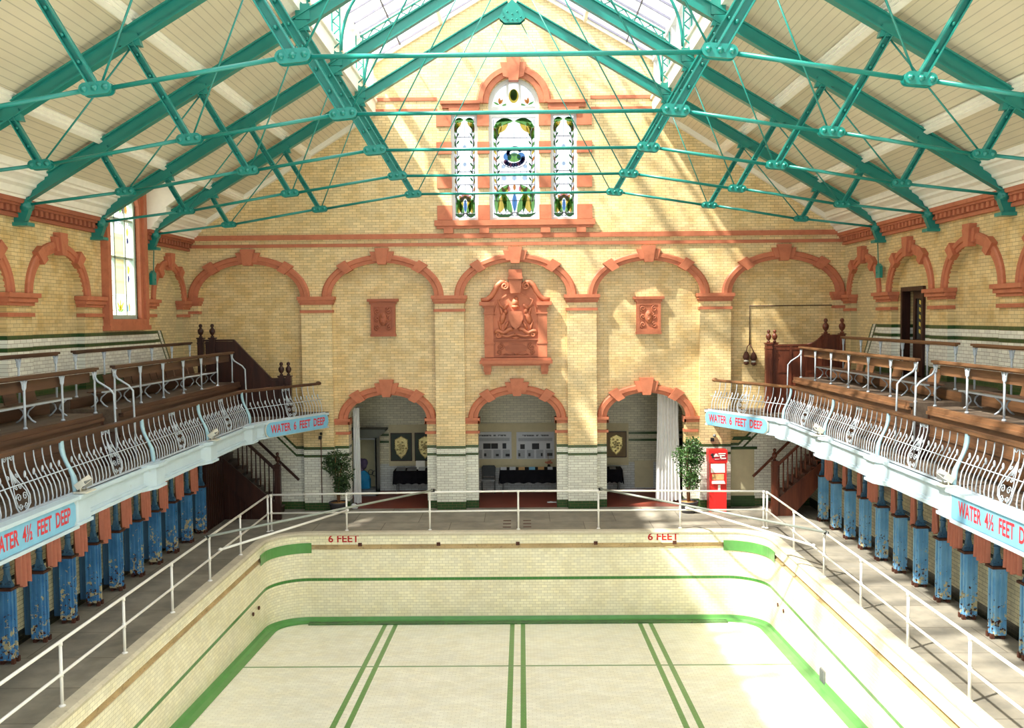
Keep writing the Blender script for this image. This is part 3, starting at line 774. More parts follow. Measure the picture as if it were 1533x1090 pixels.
# ================================================================== ROOF
for s, nm in ((-1, 'left'), (1, 'right')):
    def C(u, v, d, s=s): return (s*u, v, zroof(u)+.04 - d)   # u = |x|
    mb = MB()
    xs = [4.12, 8.25, 9.9]
    if s > 0: mb.plate([[(4.12, YN), (9.95, YN), (9.95, 28), (4.12, 28)]], C, 0, -.25)
    else: mb.plate([[(4.12, YN), (9.95, YN), (9.95, 21.95), (8.22, 21.95), (8.22, 24.45), (9.95, 24.45), (9.95, 28), (4.12, 28)]], C, 0, -.25)
    struct('ceiling_'+nm, mb, 'ceiling', nm + ' slope of the cream boarded ceiling', 'ceiling')
    for x, pn in ((6.05, 'upper'), (8.03, 'lower')):
        mb = MB()
        za = zroof(x)
        for (w_, h_) in ((.26, .04), (.17, .10), (.09, .15)):
            if s < 0 and x > 7 and False: pass
            mb.bar((s*x, YN, za+.02-h_/2), (s*x, 27.75, za+.02-h_/2), w_, h_, (-s*.53, 0, .85) if False else (s*.534, 0, .845))
        trim(mb, 'ceil_trim', pn + ' cream moulded purlin along the %s ceiling slope' % nm, 'purlin')
    mb = MB()
    for x in (4.3,): mb.bar((s*x, YN, zroof(x)-.03), (s*x, 27.75, zroof(x)-.03), .3, .12, (s*.534, 0, .845))
    # gable verge moulding
    mb.bar((s*4.3, 27.66, zroof(4.3)-.03), (s*9.6, 27.66, zroof(9.6)-.03), .16, .14)
    trim(mb, 'ceil_trim', 'cream edge moulding of the %s ceiling slope against the far gable' % nm, 'moulding')
# dormer over the left window
mb = MB(); mb.box2((-9.95, 21.9, 9.26), (-8.2, 24.5, 9.34))
for y in (21.93, 24.43):
    mb.add([(-9.95, y-.03, 8.1), (-8.2, y-.03, 9.26), (-9.95, y-.03, 9.28), (-9.95, y+.03, 8.1), (-8.2, y+.03, 9.26), (-9.95, y+.03, 9.28)], [(0, 1, 2), (3, 5, 4), (0, 3, 4, 1), (1, 4, 5, 2), (2, 5, 3, 0)])
struct('ceiling_dormer', mb, 'ceil_trim', 'cream boarded dormer over the tall left window', 'ceiling')
# lantern
ZE = 13.27
for s, nm in ((-1, 'left'), (1, 'right')):
    w = thing('window_%d' % (3 if s < 0 else 4), nm + ' clerestory of the roof lantern', 'window', (s*4.12, 15, 11.8)); w['kind'] = 'structure'
    mb = MB(); mb.box2((s*4.05, YN, 11.68), (s*4.28, 27.75, 12.12)); mb.box2((s*4.0, YN, 12.06), (s*4.3, 27.75, 12.14)); mb.build('sill_board', 'ceil_trim', w)
    mb = MB(); mb.box2((s*4.05, YN, 13.14), (s*4.25, 27.75, 13.34))
    y = 27.6
    while y > YN:
        mb.box2((s*4.08, y-.03, 12.1), (s*4.2, y+.03, 13.2)); y -= .81
    mb.build('window_frame', 'win_white', w)
    mb = MB(); mb.add([(s*4.14, YN, 12.1), (s*4.14, 27.75, 12.1), (s*4.14, 27.75, 13.2), (s*4.14, YN, 13.2)], [(0, 1, 2, 3)]); mb.build('window_pane', 'side_glass', w)
    w = thing('window_%d' % (5 if s < 0 else 6), nm + ' sloping glass roof of the lantern', 'window', (s*2, 15, 14.4)); w['kind'] = 'structure'
    sl = .577
    def zl(x): return ZE+.02+sl*(4.15-x)
    mb = MB(); mb.add([(s*4.3, YN, zl(4.3)), (s*4.3, 27.9, zl(4.3)), (0, 27.9, zl(0)), (0, YN, zl(0))], [(0, 1, 2, 3)]); mb.build('window_pane', 'roof_glass', w)
    mb = MB(); y = 27.6
    while y > 8:
        mb.bar((s*4.25, y, zl(4.25)-.03), (0, y, zl(0)-.03), .045, .06); y -= .81
    mb.build('glazing_bar', 'glaze_bar', w)
    mb = MB(); mb.bar((s*2.1, YN, zl(2.1)-.1), (s*2.1, 27.75, zl(2.1)-.1), .10, .14); mb.bar((s*.06, YN, zl(0)-.16), (s*.06, 27.75, zl(0)-.16), .12, .24)
    mb.bar((s*4.1, 27.70, zl(4.1)-.08), (0, 27.70, zl(0)-.08), .1, .16)
    mb.build('lantern_purlin', 'ceil_trim', w)
    mb = MB(); mb.bar((s*3.3, YN, zl(3.3)-.06), (s*3.3, 27.7, zl(3.3)-.06), .03, .05); mb.bar((s*1.1, YN, zl(1.1)-.06), (s*1.1, 27.7, zl(1.1)-.06), .03, .05); mb.build('dark_glazing_rail', 'lead', w)

# ================================================================== TRUSSES
TY = [24.8, 21.64, 18.34, 15.12, 11.83]
K = [(2.65, 9.00), (5.13, 8.63), (7.54, 8.25)]; SH = (9.5, 8.02)
def zr(x): return 13.74 - .596*x
ST = []
for x, z in K:
    t = (zr(x)-z)/1.355; ST.append((x+.596*t, z+t))
Y0 = TY[0]
tr = thing('roof_truss', 'teal iron roof truss nearest the far gable wall', 'roof truss', (0, Y0, 8), 'teal roof trusses')
def T3(x, z, dy=0): return (x, Y0+dy, z)
for s in (-1, 1):
    mb = MB(); a, b = T3(s*9.62, zr(9.62)), T3(0, zr(0))
    mb.bar(a, b, .17, .03); n_ = Vector((s*.512, 0, .859)); off = n_*.24
    mb.bar(Vector(a)+off, Vector(b)+off, .17, .03); mb.bar(Vector(a)+off*.5, Vector(b)+off*.5, .035, .24)
    mb.build('rafter', 'teal', tr)
    mb = MB()                               # wall shoe
    mb.box2((s*9.42, Y0-.14, 7.60), (s*9.75, Y0+.14, 7.67))
    mb.plate([[(s*9.52, 7.66), (s*9.72, 7.66), (s*9.72, 8.1), (s*9.6, 8.2), (s*9.46, 8.16), (s*9.40, 8.0), (s*9.44, 7.86)]], lambda u, v, d: (u, Y0+d, v), -.07, .07)
    mb.lathe([(.11, -.11), (.11, .11)], (s*9.5, Y0, 8.0), 12, 'y'); mb.lathe([(.06, -.15), (.06, .15)], (s*9.5, Y0, 8.0), 8, 'y')
    mb.build('wall_shoe', 'teal', tr)
    prev = None
    for i, ((kx, kz), (sx, sz)) in enumerate(zip(K, ST)):
        hw = (.225, .205, .19)[i]; r = (.088, .08, .075)[i]
        ang = atan2((K[i+1][1] if i < 2 else SH[1])-kz, (K[i+1][0] if i < 2 else SH[0])-kx)*.6
        ca_, sa_ = cos(ang), sin(ang)
        lp = [(r*cos(t)+hw-r, r*sin(t)) for t in [(-pi/2+pi*j/8) for j in range(9)]] + [(r*cos(t)-hw+r, r*sin(t)) for t in [(pi/2+pi*j/8) for j in range(9)]]
        lp = [(s*(kx+p*ca_-q*sa_), kz+p*sa_+q*ca_) for p, q in lp]
        mb = MB()
        for d0, d1 in ((-.075, -.05), (.05, .075)): mb.plate([lp], lambda u, v, d: (u, Y0+d, v), d0, d1)
        mb.plate([[(kx*s+(p-kx*s)*.85, kz+(q-kz)*.85) for p, q in lp]], lambda u, v, d: (u, Y0+d, v), -.05, .05)
        kn = mb.build('knuckle_plate', 'teal', tr)
        mb = MB()
        for q in (-.66, 0, .66):
            mb.lathe([(.042, -.10), (.042, .10)], (s*(kx+hw*q*ca_), Y0, kz+hw*q*sa_), 6, 'y'); mb.lathe([(.022, -.125), (.022, .125)], (s*(kx+hw*q*ca_), Y0, kz+hw*q*sa_), 6, 'y')
        mb.build('bolt', 'teal', kn)
        mb = MB(); wd = (.15, .12, .11)[i]    # strut: twin flats with bolts
        p0, p1 = Vector(T3(s*kx, kz)), Vector(T3(s*sx, sz+.02))
        dr_ = (p1-p0).normalized(); sd = Vector((dr_.z, 0, -dr_.x))
        mb.bar(p0, p1, .022, wd, sd)
        mb.bar(p0+Vector((0, -.04, 0))+sd*wd*.38, p1+Vector((0, -.04, 0))+sd*wd*.38, .09, .02, sd); mb.bar(p0+Vector((0, -.04, 0))-sd*wd*.38, p1+Vector((0, -.04, 0))-sd*wd*.38, .09, .02, sd)
        nb = max(2, int((p1-p0).length/.4))
        for q in range(1, nb+1):
            c = p0+(p1-p0)*(q/(nb+.6)); mb.ell((c.x, c.y-.05, c.z), (.03, .035, .03), 6, 4)
        c = p1; mb.plate([[(c.x-.18, c.z-.06), (c.x+.18, c.z-.06), (c.x+.12, c.z+.14), (c.x-.12, c.z+.14)]], lambda u, v, d: (u, Y0+d, v), -.06, .06)
        mb.build('strut', 'teal', tr)
        if i: 
            mb = MB(); q = ST[i-1]; mb.tube([T3(s*(kx-.05), kz+.05), T3(s*q[0], q[1]-.05)], .015, 6); mb.build('diagonal_rod', 'teal', tr)
        else:
            mb = MB(); mb.tube([T3(s*(kx-.12), kz+.06), T3(s*.12, 13.6)], .015, 6); mb.build('diagonal_rod', 'teal', tr)
    mb = MB(); mb.tube([T3(s*(K[2][0]+.2), K[2][1]-.02), T3(s*(SH[0]-.02), SH[1])], .03, 8); mb.build('tie_rod', 'teal', tr)
    for a, b in ((K[0], K[1]), (K[1], K[2])):
        mb = MB(); mb.tube([T3(s*(a[0]+.2), a[1]-.02), T3(s*(b[0]-.2), b[1]+.02)], .032, 8); mb.build('tie_rod', 'teal', tr)
    # lantern post: lattice with curved bracket
    mb = MB(); xl = 4.0
    z0, z1 = zr(xl)+.2, 13.12
    for dx in (-.09, .09): mb.bar(T3(s*(xl+dx), z0), T3(s*(xl+dx), z1), .07, .03, (1, 0, 0))
    q = 0; z = z0
    while z < z1-.15: mb.bar(T3(s*(xl-.09), z+(0 if q % 2 else .16)), T3(s*(xl+.09), z+(.16 if q % 2 else 0)), .03, .015, (0, 1, 0)); z += .16; q += 1
    mb.box2((s*(xl-.14), Y0-.05, z0-.05), (s*(xl+.14), Y0+.05, z0+.25))
    mb.build('lantern_post', 'teal', tr)
    mb = MB(); pts = [T3(s*((1-q_)**2*3.89+2*q_*(1-q_)*3.86+q_*q_*3.0), (1-q_)**2*(z0+.3)+2*q_*(1-q_)*13.05+q_*q_*13.47) for q_ in [k_/10 for k_ in range(11)]]
    mb.tube(pts, .035, 6); mb.build('curved_bracket', 'teal', tr)
    mb = MB(); zl0 = 13.1
    for dz in (0, -.17): mb.bar(T3(s*3.98, zl0+dz), T3(s*.05, zl0+.577*3.95+dz), .08, .03)
    n_ = 22
    for q in range(n_):
        x0 = 3.98-3.9*q/n_; x1 = 3.98-3.9*(q+1)/n_
        f0, f1 = zl0+.577*(3.98-x0), zl0+.577*(3.98-x1)
        mb.bar(T3(s*x0, f0-(.17 if q % 2 else 0)), T3(s*x1, f1-(0 if q % 2 else .17)), .03, .016, (0, 1, 0))
    mb.build('lantern_rafter', 'teal', tr)
mb = MB(); mb.tube([T3(-K[0][0]+.2, K[0][1]), T3(0, K[0][1]-.0), T3(K[0][0]-.2, K[0][1])], .032, 8); mb.build('tie_rod', 'teal', tr)
mb = MB(); lp = [(-.34, 13.5), (-.2, 13.38), (.2, 13.38), (.34, 13.5), (.24, 13.74), (0, 13.98), (-.24, 13.74)]
for d0, d1 in ((-.11, -.085), (.085, .11)): mb.plate([lp], lambda u, v, d: (u, Y0+d, v), d0, d1)
for u, v in ((-.22, 13.52), (-.12, 13.46), (0, 13.46), (.12, 13.46), (.22, 13.52), (-.13, 13.66), (.13, 13.66), (0, 13.6)): mb.ell((u, Y0-.11, v), (.025, .03, .025), 6, 4)
mb.build('apex_plate', 'teal', tr)
for i, y in enumerate(TY[1:]):
    copy_tree(tr, (0, y, 8), ['second teal iron roof truss from the far gable wall', 'middle one of the five teal iron roof trusses', 'second nearest teal iron roof truss', 'nearest teal iron roof truss, running off the top of the picture'][i], 'teal roof trusses')

# ================================================================== POOL AND DECK
PW, CO, YP, RAD = 6.52, 6.77, 24.72, 1.0
YP0 = 2.5
def pool_path(inset=0., yend=0., n=12):
    """right near end -> right far corner -> far wall -> left: list of (x, y)"""
    w = PW-inset; y1 = YP-inset; r = max(.1, RAD-inset); pts = [(w, YP0)]
    for k in range(1, 10): pts.append((w, YP0+(y1-r-YP0)*k/9))
    for i in range(1, n+1): t = pi/2*i/n; pts.append((w-r+r*cos(t), y1-r+r*sin(t)))
    for k in range(1, 9): pts.append((w-r-(2*(w-r))*k/8, y1))
    for i in range(1, n+1): t = pi/2+pi/2*i/n; pts.append((-w+r+r*cos(t), y1-r+r*sin(t)))
    for k in range(1, 10): pts.append((-w, y1-r-(y1-r-YP0)*k/9))
    return pts
def zfl(y): return -2.39 + .045*(YP-y)
rows = [(0, -.0, 0), (.0, -.26, 0)]
p0 = pool_path(); 
def strip(mb, profs):
    """profs: list of (inset, zfunc)"""
    rws = []
    for ins, zf in profs:
        rws.append([(x, y, zf(y) if callable(zf) else zf) for x, y in pool_path(ins)])
    mb.grid(rws, False)
mb = MB(); strip(mb, [(.0, .0), (.0, -.29), (.015, -.30)]); strip(mb, [(.015, -.42), (0, -.43), (0, lambda y: zfl(y)+.12)])
struct('pool_wall', mb, 'pool_tile', 'cream tiled wall of the empty swimming pool with a green stripe', 'pool wall')
mb = MB(); strip(mb, [(.015, -.30), (-.03, -.31), (-.045, -.36), (-.03, -.42), (.015, -.425)])
trim(mb, 'trough', 'stained overflow trough running around the pool just below the coping', 'overflow channel')
mb = MB(); strip(mb, [(.0, lambda y: zfl(y)+.13), (.03, lambda y: zfl(y)+.05), (.1, lambda y: zfl(y)+.012), (.26, lambda y: zfl(y)+.006)])
trim(mb, 'pool_green', 'green tile cove where the pool wall meets the floor', 'tile edging')
mb = MB(); mb.box2((-5.55, YP-.36, zfl(YP)-.0), (5.55, YP-.14, zfl(YP)+.05)); trim(mb, 'pool_green_dark', 'dark green gutter strip along the deep end of the pool floor', 'gutter')
mb = MB()
for s in (-1, 1):
    pp = [(s*(PW-.022), YP-RAD-.35)] + [(s*(PW-RAD+(RAD-.022)*cos(pi/2*i/12)), YP-RAD+(RAD-.022)*sin(pi/2*i/12)) for i in range(13)] + [(s*(PW-RAD-.02), YP-.022)]
    mb.grid([[(x, y, z) for x, y in pp] for z in (-.25, -.52)], False)
    mb.grid([[(x, y, -.25) for x, y in pp], [(x+.03*s, y+.03, -.25) for x, y in pp]], False)
trim(mb, 'pool_green', 'bright green tile bands around the two far corners of the pool', 'tile band')
fl = pool_path(.02)
mb = MB()
ys = [YP0 + (YP-YP0)*i/12 for i in range(13)]
mb.add([(-PW, YP0, zfl(YP0)), (PW, YP0, zfl(YP0)), (PW, YP-.0, zfl(YP)), (-PW, YP-.0, zfl(YP))], [(0, 1, 2, 3)])
struct('pool_floor', mb, 'pool_floor', 'sloping cream tiled pool floor with pairs of green lane lines', 'pool floor')
mb = MB(); mb.box2((-PW, YP0-.2, -2), (PW, YP0, 0)); struct('pool_wall_near', mb, 'pool_tile', 'near end wall of the pool', 'pool wall')
D = lambda u, v, d: (u, v, -d)
hole = pool_path(-.22)
outer = [(-8.9, YN), (8.9, YN), (8.9, 28.4), (-8.9, 28.4)]
mb = MB(); mb.plate([outer, hole], lambda u, v, d: (u, v, d), 0, -.3)
struct('floor', mb, 'deck', 'worn grey concrete paving around the pool', 'floor')
mb = MB()
a, b, c = pool_path(-.23), pool_path(-.01), pool_path(.005)
mb.grid([[(x, y, -.04) for x, y in pool_path(-.25)], [(x, y, .015) for x, y in pool_path(-.25)], [(x, y, .018) for x, y in pool_path(-.03)], [(x, y, -.02) for x, y in pool_path(.02)], [(x, y, -.06) for x, y in pool_path(.015)]], False)
struct('pool_coping', mb, 'coping', 'pale stone coping around the edge of the pool', 'coping')
# lettering on pool lip
for px, nm in ((514, 'left'), (993, 'right')):
    x, z = atY(px, 808, YP-.03)
    mb = MB(); vs, fs = TXT[('6 FEET', .235)]
    mb.add([(x+v.x*1.24, YP-.006, -.15+v.y*1.15) for v in vs], fs)
    tag(mb.build('depth_marking', 'red6'), 'red 6 FEET lettering on the far pool edge, %s one' % nm, 'lettering', 'red depth markings')
# overflow outlets, inlet holes
mb = MB()
for x in (-4.2, -2.1, .02, 2.1, 4.2): mb.box((x, YP-.0, -.30), (.10, .06, .09))
tag(mb.build('overflow_outlet', 'rust'), 'row of small dark overflow outlets along the far trough', 'outlet', kind='stuff')
for x, y, z, nm in ((6.51, 19.6, -1.95, 'right'),):
    mb = MB(); mb.box((x, y, z), (.03, .3, .28)); 
    for i in range(4): mb.box((x-.01, y-.12+i*.08, z), (.04, .03, .24))
    tag(mb.build('drain_grate', 'grey_metal'), 'small dark square grate low on the right pool wall', 'grate')
for s in (-1, 1):
    mb = MB()
    for i in range(2): mb.lathe([(.05, 0), (.05, .03)], (s*(PW-.02), 22.6+i*.5, -1.5), 8, 'x')
    tag(mb.build('water_inlet', 'rust'), 'pair of small round water inlets on the %s pool wall' % ('left' if s < 0 else 'right'), 'inlet')
mb = MB()
for i in range(3):
    for x in (-.28, .28): mb.box((x, 25.35+i*.4, .003), (.22, .08, .006))
tag(mb.build('floor_socket', 'rust'), 'rusty floor fixing slots in the paving behind the centre of the far rail', 'floor fixing', kind='stuff')

# hand rails ------------------------------------------------------------
RY = [13.57, 15.77, 17.98, 20.19, 22.44]
YC = 25.0
for s, nm in ((-1, 'left'), (1, 'right')):
    t = thing('pool_rail', 'long white tubular pool rail along the %s side' % nm, 'handrail', (s*6.71, 18, 0), 'white pool rails')
    mb = MB(); mb.tube([(s*6.71, 5, .985), (s*6.71, YC-.05, 1.0)], .026, 8); mb.build('top_rail', 'white_paint', t)
    mb = MB(); mb.tube([(s*6.71, 5, .5), (s*6.71, YC-.05, .5)], .024, 8); mb.build('mid_rail', 'white_paint', t)
    for y in [7.0, 9.2, 11.37] + RY + [YC-.09]:
        mb = MB(); mb.tube([(s*6.71, y, 0.01), (s*6.71, y, .98)], .026, 8); mb.lathe([(.034, .46), (.034, .54)], (s*6.71, y, 0), 8); mb.lathe([(.034, .93), (.034, 1.0)], (s*6.71, y, 0), 8)
        mb.lathe([(.055, .016), (.05, .03), (.03, .045)], (s*6.71, y, 0), 8); mb.build('post', 'white_paint', t)
t = thing('pool_rail', 'straight white tubular pool rail across the deep end', 'handrail', (0, YC, 0), 'white pool rails')
mb = MB(); mb.tube([(-6.68, YC, 1.0), (-2.3, YC, 1.04), (0, YC, 1.06), (2.3, YC, 1.05), (6.68, YC, 1.0)], .026, 8); mb.build('top_rail', 'white_paint', t)
mb = MB(); mb.tube([(-6.68, YC, .5), (0, YC, .53), (6.68, YC, .5)], .024, 8); mb.build('mid_rail', 'white_paint', t)
for x in (-6.64, -4.6, -2.35, .04, 2.2, 4.4, 6.64):
    h = 1.0+.055*(1-abs(x)/6.7)
    mb = MB(); mb.tube([(x, YC, 0.01), (x, YC, h)], .026, 8); mb.lathe([(.034, .48), (.034, .55)], (x, YC, 0), 8); mb.lathe([(.036, h-.05), (.036, h+.02)], (x, YC, 0), 8)
    mb.lathe([(.055, .016), (.05, .03), (.03, .045)], (x, YC, 0), 8); mb.build('post', 'white_paint', t)
for s, nm in ((-1, 'left'), (1, 'right')):
    t = thing('corner_pole', 'long grey pole lying across the %s far corner of the pool rails' % nm, 'pole', (s*4.5, 22.7, 1.03), 'grey corner poles')
    mb = MB(); mb.tube([(s*6.74, 20.0, 1.035), (s*2.2, 25.05, 1.10)], .028, 8); mb.build('shaft', 'grey_pole', t)
    mb = MB(); mb.lathe([(.045, -.05), (.045, .05)], (s*6.71, 20.05, 1.02), 8, 'y'); mb.lathe([(.045, -.05), (.045, .05)], (s*2.26, 25.0, 1.09), 8, 'x'); mb.build('clamp', 'black', t)
    t = thing('corner_brace', 'shorter white brace tube below the grey pole at the %s far corner' % nm, 'brace', (s*5.5, 22.7, .5), 'white corner braces')
    mb = MB(); mb.tube([(s*6.74, 20.9, .52), (s*4.55, 24.98, .58)], .03, 8); mb.build('shaft', 'white_paint', t)
    mb = MB(); mb.ell((s*6.72, 20.95, .52), (.045, .06, .045)); mb.ell((s*4.57, 24.95, .58), (.045, .05, .045)); mb.build('clamp', 'white_paint', t)

# ================================================================== GALLERIES
GB = (7.22, 24.5); GE = (5.75, 27.5)
ZB, ZT = 2.99, 3.87
cd = Vector((GE[0]-GB[0], GE[1]-GB[1], 0)); CL = cd.length; cd.normalize()
def outw(s, run):
    return Vector((-s, 0, 0)) if run == 'main' else Vector((-s*cd.y, cd.x*1.0, 0)).normalized()
def rail_pt(s, run, u, h, extra=0):
    """u along the run from the bend, h height fraction, returns point on the bowed surface"""
    prof = [(0, .20), (.1, .215), (.3, .19), (.5, .11), (.65, .045), (.8, .01), (1, 0)]
    for (h0, o0), (h1, o1) in zip(prof, prof[1:]):
        if h <= h1+1e-6:
            f = (h-h0)/(h1-h0); o = o0+(o1-o0)*f; break
    if run == 'main': b = Vector((s*GB[0], GB[1]-u, 0))
    else: b = Vector((s*(GB[0]+cd.x*u), GB[1]+cd.y*u, 0))
    b = b + outw(s, run)*(o+extra)
    return (b.x, b.y, ZB + (ZT-.04-ZB)*h)
if True:
    HS = [0, .06, .15, .25, .35, .45, .55, .65, .75, .87, 1]
    def baluster(mb, s, run, u, htop=1.0, r=.0105):
        mb.tube([rail_pt(s, run, u, h) for h in HS if h <= htop], r, 5)
    def spear(mb, s, run, u):
        mb.tube([rail_pt(s, run, u, h) for h in (0, .1, .2, .3, .4, .5, .56)], .0115, 5)
        p = rail_pt(s, run, u, .60); mb.ell(p, (.022, .022, .055), 6, 5)
    def scroll_panel(mb, s, run, u):
        def q(du, h, e=.0): return rail_pt(s, run, u+du, h, e)
        for sg in (-1, 1):
            mb.tube([q(sg*w_, h) for w_, h in ((.15, 1), (.145, .85), (.14, .72), (.16, .57), (.195, .42), (.21, .27), (.19, .13), (.11, .03), (0, .0))], .012, 5)
            mb.tube([q(sg*w_, h) for w_, h in ((.01, .74), (.04, .62), (.10, .47), (.155, .35), (.165, .24), (.14, .13), (.06, .05))], .0085, 5)
            mb.tube([q(sg*w_, h) for w_, h in ((.0, .74), (.025, .6), (.05, .47))], .007, 5)
            for cu, ch, r, a0, sn in ((.08, .27, .062, 0, 1), (.068, .12, .05, pi, 1), (.085, .92, .05, pi, -1), (.055, .43, .04, 0, 1), (.115, .62, .035, 0, -1)):
                mb.tube([q(sg*p_[0], ch+(p_[1])/.84) for p_ in [(cu+r*(1-.75*i/12)*cos(a0+sn*2.6*pi*i/12), r*(1-.75*i/12)*sin(a0+sn*2.6*pi*i/12)) for i in range(13)]], .0075, 4)
        mb.tube([q(0, h) for h in (1, .9, .8, .7, .6, .5)], .012, 5)
    def blue_post(mb, s, run, u):
        w_ = [(.045, 0), (.07, .08), (.075, .2), (.06, .32), (.045, .45), (.04, .6), (.05, .72), (.06, .85), (.05, 1)]
        rows_ = []
        for wd, h in w_:
            rows_.append([rail_pt(s, run, u-wd, h, -.01), rail_pt(s, run, u-wd*.6, h, .035), rail_pt(s, run, u+wd*.6, h, .035), rail_pt(s, run, u+wd, h, -.01), rail_pt(s, run, u-wd, h, -.01)])
        mb.grid(rows_)
    for s, nm in ((-1, 'left'), (1, 'right')):
        for run, length in (('main', 13.4), ('cant', CL-.12)):
            if run == 'main': t = thing('gallery_railing', 'long bowed iron railing of the %s gallery with scroll panels' % nm, 'railing', (s*7.22, 18, ZB), 'bowed gallery railings')
            else: t = thing('gallery_railing', 'short angled railing at the %s gallery end above the 6 FEET sign' % nm, 'railing', (s*6.5, 26, ZB), 'bowed gallery railings')
            mb = MB(); u0 = -.03
            a = Vector(rail_pt(s, run, u0, 1)); b = Vector(rail_pt(s, run, length, 1)); ov = outw(s, run)
            a.z = b.z = ZT-.02; a -= ov*.02; b -= ov*.02
            mb.bar(a, b, .13, .05); mb.bar(a+Vector((0, 0, -.035)), b+Vector((0, 0, -.035)), .08, .03)
            if run == 'cant': mb.ell(b, (.09, .07, .06))
            mb.build('handrail', 'wood_y' if s < 0 else 'wood_y_sunlit', t)
            mb = MB(); mb.tube([rail_pt(s, run, u_, .47, .012) for u_ in (0.05, length/2, length)], .010, 5); mb.build('mid_rail', 'pale_blue', t)
            mb = MB(); mb.bar(rail_pt(s, run, 0, 0.005), rail_pt(s, run, length, .005), .04, .03); mb.build('bottom_rail', 'pale_blue', t)
            if run == 'main': posts = [.03, 3.36, 6.52, 9.7, 12.85]; scrolls = [1.75, 4.95, 8.1, 11.25]
            else: posts = []; scrolls = [CL*.52]
            for u in posts: mb = MB(); blue_post(mb, s, run, u); mb.build('post', 'post_blue', t)
            for u in scrolls: mb = MB(); scroll_panel(mb, s, run, u); mb.build('scroll_panel', 'pale_blue', t)
            stops = sorted([(u, .08) for u in posts] + [(u, .2) for u in scrolls] + ([(-.0, .1), (CL-.05, .1)] if run == 'cant' else []))
            for (ua, ra), (ub, rb) in zip(stops, stops[1:]):
                a_, b_ = ua+ra, ub-rb; nb = 5; 
                for i in range(nb):
                    st_ = (b_-a_)/nb
                    if i: mb = MB(); baluster(mb, s, run, a_+st_*i); mb.build('baluster', 'pale_blue', t)
                    mb = MB(); spear(mb, s, run, a_+st_*(i+.5)); mb.build('spear_baluster', 'pale_blue', t)
        # floor, fascia, soffit
        t = MB(); z0, z1 = 2.78, 2.97
        ol = [(s*7.02, 5), (s*7.02, GB[1]-.05), (s*5.6, 27.45), (s*5.6, 27.74), (s*9.75, 27.74), (s*9.75, 5)]
        t.plate([ol], lambda u, v, d: (u, v, d), 2.84, 2.975)
        struct('gallery_floor_'+nm, t, 'tread', 'floor of the %s gallery' % nm, 'floor')
        mb = MB(); 
        mb.box2((s*6.99, 5, 2.55), (s*7.3, GB[1], 2.965))
        for zz, ex in ((2.93, .05), (2.56, .05), (2.61, .02)): mb.box2((s*(6.99-ex), 5, zz-.025), (s*7.2, GB[1], zz+.035))
        a = Vector((s*7.0, GB[1]-.02, 2.755)); b = Vector((s*5.58, 27.45, 2.755)); ov = outw(s, 'cant')
        mb.bar(a-ov*.1, b-ov*.1, .2, .42); mb.bar(a+ov*.02+Vector((0, 0, .19)), b+ov*.02+Vector((0, 0, .19)), .08, .06); mb.bar(a+ov*.01+Vector((0, 0, -.2)), b+ov*.01+Vector((0, 0, -.2)), .06, .05)
        for u in (0.1, 3.36, 6.52, 9.7, 12.85):  # pedestals
            y = GB[1]-u
            mb.plate([[(y-.55, s*7.0), (y-.2, s*6.87), (y+.22, s*6.87), (y+.26, s*7.0)]], lambda u_, v_, d: (v_, u_, d), 2.52, 2.93)
            for za, zb2, g in ((2.92, 2.98, .045), (2.50, 2.55, .03)):
                mb.plate([[(y-.6, s*7.0), (y-.2, s*(6.87-g)), (y+.25, s*(6.87-g)), (y+.3, s*7.0)]], lambda u_, v_, d: (v_, u_, d), za, zb2)
        struct('gallery_fascia_'+nm, mb, 'fascia', 'pale blue-white fascia beam with pedestals along the %s gallery front' % nm, 'fascia')
        # stepped tiers
        mb = MB(); prof = [(7.86, 2.975), (7.86, 3.9), (7.80, 3.9), (7.80, 3.98), (8.82, 3.98), (8.82, 4.19), (9.9, 4.19), (9.9, 2.975)]
        mb.plate([[(p[0]*s, p[1]) for p in prof]], lambda u, v, d: (u, d, v), 5, 17.62); mb.plate([[(p[0]*s, p[1]) for p in prof]], lambda u, v, d: (u, d, v), 18.42, 26.3)
        struct('gallery_tier_'+nm, mb, 'tread', 'stepped seating tier of the %s gallery' % nm, 'tier')
        mb = MB()
        for ya, yb in ((5, 17.6), (18.44, 26.25)):
            mb.box2((s*7.84, ya, 2.99), (s*7.87, yb, 3.88)); mb.box2((s*7.79, ya, 3.88), (s*7.9, yb, 3.985)); mb.box2((s*7.82, ya, 3.42), (s*7.86, yb, 3.47)); mb.box2((s*8.80, ya, 3.985), (s*8.83, yb, 4.17))
            mb.box2((s*7.76, ya, 3.84), (s*7.86, yb, 3.9))
        trim(mb, 'wood_y' if s < 0 else 'wood_y_sunlit', 'worn brown timber riser boards of the %s gallery seating' % nm, 'riser')
        for i in range(3):
            mb = MB(); mb.box2((s*(7.55+.3*i), 17.62, 2.975), (s*9.6, 18.42, 3.2+.33*i)); 
            trim(mb, 'wood_dark', 'timber aisle step in the %s gallery, %s from the bottom' % (nm, ORD[i]), 'step')

        # seat rails
        def seat_rail(X, zf, ztop, ya, yb, label, board):
            t = thing('seat_rail', label, 'seat rail', (s*X, (ya+yb)/2, zf), 'gallery seat rails')
            wm = 'wood_y' if s < 0 else 'wood_y_sunlit'
            mb = MB(); mb.bar((s*X, ya-.08, ztop-.02), (s*X, yb+.08, ztop-.02), .11, .045); mb.bar((s*X, ya-.04, ztop-.055), (s*X, yb+.04, ztop-.055), .06, .03); mb.build('top_rail', wm, t)
            if board: mb = MB(); mb.box2((s*(X+.06), ya+.06, ztop-.27), (s*(X+.085), yb-.06, ztop-.09)); mb.build('back_board', wm, t)
            n = max(2, round((yb-ya)/1.27)+1)
